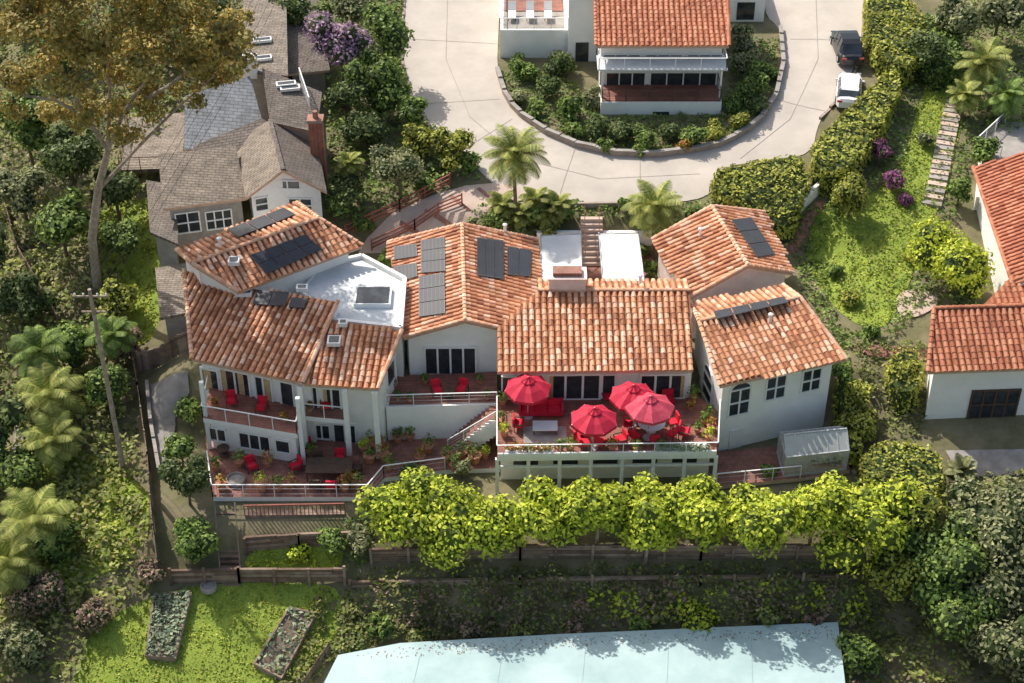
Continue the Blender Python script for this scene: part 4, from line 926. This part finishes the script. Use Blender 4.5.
T=[
('evergreen_tree',70,160,5,2.8,'l_dark',2200,.18),('evergreen_tree',25,120,5,3,'l_green',2200,.18),('evergreen_tree',60,220,4,2.6,'l_green',1800,.18),('evergreen_tree',115,190,3,2.2,'l_dark',1400,.17),
('evergreen_tree',20,190,3,2.2,'l_olive',1400,.17),('ornamental_tree',340,45,4.5,2.8,'l_lilac',2200,.14),('evergreen_tree',378,82,3,2.9,'l_green',2200,.16),('evergreen_tree',345,95,3,2,'l_dark',1300,.16),
('evergreen_tree',388,30,4.5,2.4,'l_green',1700,.16),('evergreen_tree',352,8,3,2.2,'l_olive',1300,.16),('evergreen_tree',318,20,2,1.6,'l_green',1000,.16),('olive_tree',399,168,2.6,2.2,'l_olive',2000,.12),('evergreen_tree',452,146,1.8,1.8,'l_yel',1300,.14),
('evergreen_tree',412,112,2,1.4,'l_green',900,.14),('evergreen_tree',420,140,1.6,1.5,'l_yel',900,.14),('shrub_tree',365,130,2,1.9,'l_dark',1200,.15),('shrub_tree',345,190,1.6,1.6,'l_dark',900,.15),('shrub_tree',335,205,1.3,1.2,'l_green',700,.15),
('rounded_tree',955,262,2.6,3.2,'l_bright',4600,.14),('rounded_tree',965,305,.9,1.2,'l_dark',600,.15),('topiary_tree',905,372,1.6,1.4,'l_yel',1300,.11),('rounded_shrub',851,196,1.8,1.8,'l_yel',1500,.13),
('broadleaf_tree',985,520,3.2,3.6,'l_olive',3400,.15),('broadleaf_tree',935,555,3,3.2,'l_green',2800,.15),('broadleaf_tree',1000,580,3,3.8,'l_olive',3000,.15),('broadleaf_tree',955,610,2.6,3.2,'l_green',2600,.15),('broadleaf_tree',1015,650,2.5,3,'l_olive',2200,.15),
('broadleaf_tree',905,520,2.6,2.4,'l_yel',1800,.15),('broadleaf_tree',890,575,2,2,'l_yel',1500,.15),('dry_shrub',38,598,1.4,2.0,'l_dry',1500,.12),('dry_shrub',90,615,1.0,1.3,'l_dry',800,.12),('dry_shrub',150,572,.9,1.1,'l_dry',600,.12),('dry_shrub',20,650,1.4,2.0,'l_olive',1500,.13),
('evergreen_shrub',186,478,2.2,1.6,'l_dark',1600,.13),('evergreen_shrub',180,448,2.2,1.2,'l_green',1000,.13),('evergreen_shrub',195,540,1.4,1.7,'l_green',1500,.13),('evergreen_shrub',190,412,1.4,1.0,'l_green',700,.13),
('evergreen_shrub',105,385,2,2,'l_green',1400,.14),('evergreen_shrub',70,345,2,2.2,'l_green',1500,.15),('evergreen_shrub',120,300,1.6,1.8,'l_yel',1200,.14),('evergreen_shrub',25,300,2,2.4,'l_dark',1500,.15),
('evergreen_shrub',20,470,2,2.3,'l_green',1500,.15),('evergreen_shrub',50,540,1.5,2,'l_green',1300,.14),('evergreen_shrub',860,424,1.6,1.5,'l_yel',1100,.13),('evergreen_shrub',857,395,2,1.2,'l_yel',900,.13),('evergreen_shrub',842,370,1.6,1.0,'l_green',600,.13),
('evergreen_tree',1000,10,3,2.6,'l_olive',1500,.17),('evergreen_tree',960,15,3,2.4,'l_olive',1400,.17),('evergreen_tree',925,50,2.4,2,'l_dark',1200,.16),('evergreen_tree',960,190,1.4,1.2,'l_green',800,.14),('evergreen_tree',985,150,1.5,1.3,'l_green',800,.14),
('garden_shrub',330,540,1,1.2,'l_green',900,.13),('garden_shrub',360,540,1,1.0,'l_olive',700,.13),('garden_shrub',300,552,.5,.8,'l_bright',500,.12),('garden_shrub',410,472,.8,.9,'l_dark',500,.12),('garden_shrub',462,468,.9,.8,'l_olive',500,.12),
('flowering_shrub',893,180,.9,1.0,'l_mag',700,.12),('flowering_shrub',905,200,.5,.7,'l_mag',400,.12),('flowering_shrub',880,150,1.2,1.0,'l_mag',500,.12),('evergreen_shrub',770,472,.6,.6,'l_green',400,.12),
('evergreen_tree',290,8,4,1.8,'l_dark',1000,.17),('evergreen_tree',120,240,2,1.8,'l_green',1200,.15),('evergreen_shrub',125,345,1.2,1.4,'l_dry',800,.13),('evergreen_tree',-20,420,4,3,'l_dark',1200,.2),('evergreen_tree',-25,250,5,3,'l_dark',1200,.2),
('evergreen_tree',140,30,3,3,'l_green',1200,.2),('evergreen_tree',200,20,3,3,'l_dark',1200,.2),('evergreen_tree',60,40,3,3,'l_green',1200,.2),('evergreen_tree',20,0,3,3.4,'l_dark',1200,.2),
('slope_shrub',850,300,.5,.8,'l_yel',400,.12),('slope_shrub',835,270,.5,.7,'l_green',400,.12),('slope_shrub',925,140,.6,.8,'l_olive',400,.12),('slope_shrub',870,330,.5,.7,'l_green',400,.12),('slope_shrub',940,240,.6,.8,'l_green',400,.12),('slope_shrub',908,258,.4,.5,'l_yel',300,.12),
('evergreen_shrub',650,268,1.0,.9,'l_green',500,.13),('evergreen_shrub',625,205,.8,.8,'l_green',400,.13),('evergreen_shrub',545,205,.8,1.0,'l_dark',500,.13),('creeper_shrub',700,622,.8,1.3,'l_bright',700,.13),('creeper_shrub',640,626,.7,.9,'l_green',500,.13),('creeper_shrub',860,650,1.2,1.5,'l_green',800,.14),('creeper_shrub',420,640,.6,1.0,'l_ivy',500,.13),('creeper_shrub',520,634,.6,.9,'l_ivy',500,.13),('creeper_shrub',770,618,.7,1.0,'l_ivy',500,.13),
('creeper_shrub',380,628,.7,1.0,'l_green',500,.13),('creeper_shrub',470,630,.6,.8,'l_dry',500,.12),('creeper_shrub',575,628,.6,.8,'l_dry',500,.12),('creeper_shrub',815,622,.7,.9,'l_dry',500,.12),('creeper_shrub',355,645,.6,.9,'l_ivy',500,.13)]
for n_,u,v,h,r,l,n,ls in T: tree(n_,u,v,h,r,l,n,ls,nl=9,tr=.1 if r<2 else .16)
for u,v,r,l in[(562,62,1.6,'l_dark'),(528,72,1.3,'l_green'),(548,88,1.4,'l_dark'),(518,96,.9,'l_olive'),(535,108,1.0,'l_green'),(568,108,1.6,'l_green'),(596,125,1.4,'l_dark'),(590,98,1.1,'l_olive'),(575,130,1.0,'l_green'),(622,132,1.3,'l_dark'),(645,138,1.2,'l_green'),(668,132,1.2,'l_dark'),(692,136,1.3,'l_green'),(714,132,1.1,'l_yel'),(738,122,1.0,'l_yel'),(733,104,1.0,'l_green'),(752,88,1.7,'l_green'),(745,62,1.5,'l_olive'),(762,70,1.4,'l_green'),(755,105,1.2,'l_dark'),(742,40,1.3,'l_olive'),(516,62,.8,'l_green'),(684,146,.8,'l_flow'),(640,150,.7,'l_green'),(605,145,.8,'l_green')]:
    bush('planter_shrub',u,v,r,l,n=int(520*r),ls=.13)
for u,v,r,l in[(500,222,1.2,'l_green'),(530,215,1.3,'l_green'),(548,228,1.1,'l_palm'),(478,225,.9,'l_olive'),(565,215,.9,'l_green'),(640,222,.9,'l_green'),(668,228,1.1,'l_dark'),(640,250,.8,'l_green'),(655,290,.9,'l_green'),(385,260,.8,'l_green'),(362,225,1.0,'l_green'),(520,235,1.1,'l_dark'),(695,212,.8,'l_green'),(470,160,1.2,'l_green'),(440,165,1.1,'l_dark'),(425,185,.9,'l_green')]:
    bush('garden_shrub',u,v,r,l,n=int(480*r),ls=.14)
hedge('clipped_hedge',[(866,-20),(895,-20),(928,20),(926,52),(902,70),(868,40)],2.2,'l_yel')
hedge('clipped_hedge',[(812,140),(850,108),(892,64),(902,78),(892,108),(868,145),(846,172),(814,170)],2.2,'l_yel')
hedge('clipped_hedge',[(712,168),(760,160),(800,152),(812,180),(800,205),(790,228),(765,222),(745,205),(716,195)],1.8,'l_yel')
hedge('clipped_hedge',[(862,448),(900,440),(942,450),(946,480),(925,500),(880,492),(862,472)],1.8,'l_yel',36,.13)
hedge('clipped_hedge',[(888,350),(915,346),(922,360),(920,392),(892,392)],2.2,'l_yel',36,.12)
hedge('clipped_hedge',[(836,365),(852,362),(868,440),(850,455),(840,420)],1.6,'l_yel')
hedge('clipped_hedge',[(905,20),(960,10),(965,60),(930,75)],2.0,'l_green')
cover('hillside_ivy',[(340,590),(520,585),(700,583),(870,582),(900,640),(835,624),(700,630),(560,636),(400,645),(335,658)],.9,70,.14,'l_ivy',.5,3)
cover('hillside_ivy',[(370,570),(870,566),(870,578),(350,584)],.6,45,.13,'l_ivy',.7,4)
cover('bright_creeper',[(560,600),(700,595),(860,590),(880,640),(835,632),(700,632),(560,630)],.8,34,.14,'l_bright',.7,8,.2,thr=.1)
cover('dry_brush',[(370,595),(600,592),(840,592),(830,628),(600,632),(400,640)],.8,36,.13,'l_dry',.6,12,.25,thr=-.12)
cover('hillside_scrub',[(-80,-60),(250,-60),(240,70),(185,110),(150,200),(110,230),(125,330),(140,450),(155,590),(90,640),(70,760),(-120,760)],1.3,24,.19,'l_ivy',.35,6)
cover('meadow_scrub',[(-60,200),(100,200),(140,520),(100,640),(-80,640)],1.0,18,.18,'l_palm',.5,16,.2,thr=-.05)
cover('shrub_bank',[(270,-30),(405,-30),(402,60),(414,112),(445,140),(480,180),(450,186),(350,232),(330,200),(325,90)],1.0,30,.16,'l_green',.5,7)
cover('planter_groundcover',[(500,72),(520,112),(575,142),(655,154),(735,136),(774,100),(780,40),(735,40),(725,115),(602,118),(560,70)],.5,40,.13,'l_green',.8,9)
cover('garden_groundcover',[(470,212),(530,200),(640,208),(690,205),(720,200),(690,240),(650,245),(640,225),(540,225),(535,240),(460,240)],.5,45,.13,'l_green',.8,10)
cover('right_bank_groundcover',[(860,140),(930,60),(975,0),(1080,0),(1080,160),(975,165),(950,230),(962,300),(920,310),(890,345),(845,350),(830,330),(880,335),(905,300),(945,200),(975,90),(945,60),(920,95),(905,160),(870,200)],.6,36,.14,'l_green',.6,11)
cover('garden_groundcover',[(790,240),(825,190),(850,210),(820,250),(845,340),(850,370),(800,290)],.4,40,.13,'l_green',.8,13)
cover('garden_groundcover',[(850,345),(925,345),(925,440),(860,445)],.5,40,.13,'l_ivy',.8,23)
cover('lower_right_scrub',[(850,470),(950,485),(1080,480),(1080,760),(840,760),(835,628),(880,600),(870,560)],1.2,32,.16,'l_ivy',.5,14)
cover('garden_bed_plants',[(950,476),(1080,470),(1080,500),(955,500)],.6,40,.15,'l_olive',.9,15)
cover('fern_bank',[(345,525),(372,500),(376,560),(345,580)],.8,60,.13,'l_green',.9,17)
cover('lawn_edge_plants',[(320,590),(372,600),(345,655),(280,720),(262,700)],.7,50,.14,'l_ivy',.9,18)
cover('climbing_vine',[(925,372),(935,372),(935,380),(925,380)],1.5,200,.1,'l_green',1,19)
palm('palm_tree',515,155,6.0,2.5,34); palm('palm_tree',655,208,4.2,2.3,32); palm('palm_tree',349,163,2.6,1.2,22)
palm('palm_tree',48,395,3.2,2.5,30,'l_palm'); palm('palm_tree',40,352,3.5,2.3,28,'l_green'); palm('palm_tree',112,335,3,1.8,26,'l_green'); palm('palm_tree',35,520,3,2.6,30,'l_palm'); palm('palm_tree',52,440,2.6,2.1,26,'l_palm'); palm('palm_tree',8,560,3,2.2,26,'l_palm')
palm('palm_tree',985,62,3.2,2.2,30,'l_palm'); palm('palm_tree',1005,95,2.4,1.8,24,'l_green'); palm('palm_tree',965,95,2.0,1.5,22,'l_palm')
for u,v in((502,205),(535,200),(548,212),(520,215),(558,205)): palm('tropical_fern_palm',u,v,1.3,1.3,18,'l_palm',.08)
palm('agave_plant',962,470,.5,1.0,20,'l_olive',.1,droop=.3)
# ------------------------------------------------ light, world, camera
S=Vector((-.62,.74,0)).normalized(); el=math.radians(47); S=Vector((S.x*math.cos(el),S.y*math.cos(el),math.sin(el)))
sun=bpy.data.lights.new('sun','SUN'); sun.energy=5.0; sun.angle=math.radians(.5); sun.color=(1,.95,.87)
so=bpy.data.objects.new('sun',sun); sc.collection.objects.link(so); so.rotation_euler=S.to_track_quat('Z','Y').to_euler(); so.location=(0,0,60)
w=bpy.data.worlds.new('World'); sc.world=w; w.use_nodes=True; nt=w.node_tree
sky=nt.nodes.new('ShaderNodeTexSky'); sky.sky_type='NISHITA'; sky.sun_disc=False; sky.sun_elevation=el; sky.sun_rotation=math.atan2(S.x,S.y)
sky.dust_density=4.0; sky.air_density=1.5
bg=nt.nodes['Background']; nt.links.new(sky.outputs[0],bg.inputs[0]); bg.inputs[1].default_value=.15
cd=bpy.data.cameras.new('camera'); co=bpy.data.objects.new('camera',cd); sc.collection.objects.link(co); co.location=CAM
co.rotation_euler=(math.pi/2-TH,0,0); cd.sensor_width=36; cd.lens=F/1024*36; cd.clip_start=1; cd.clip_end=3000
sc.camera=co
sc.view_settings.view_transform='Standard'; sc.view_settings.look='None'; sc.view_settings.exposure=0
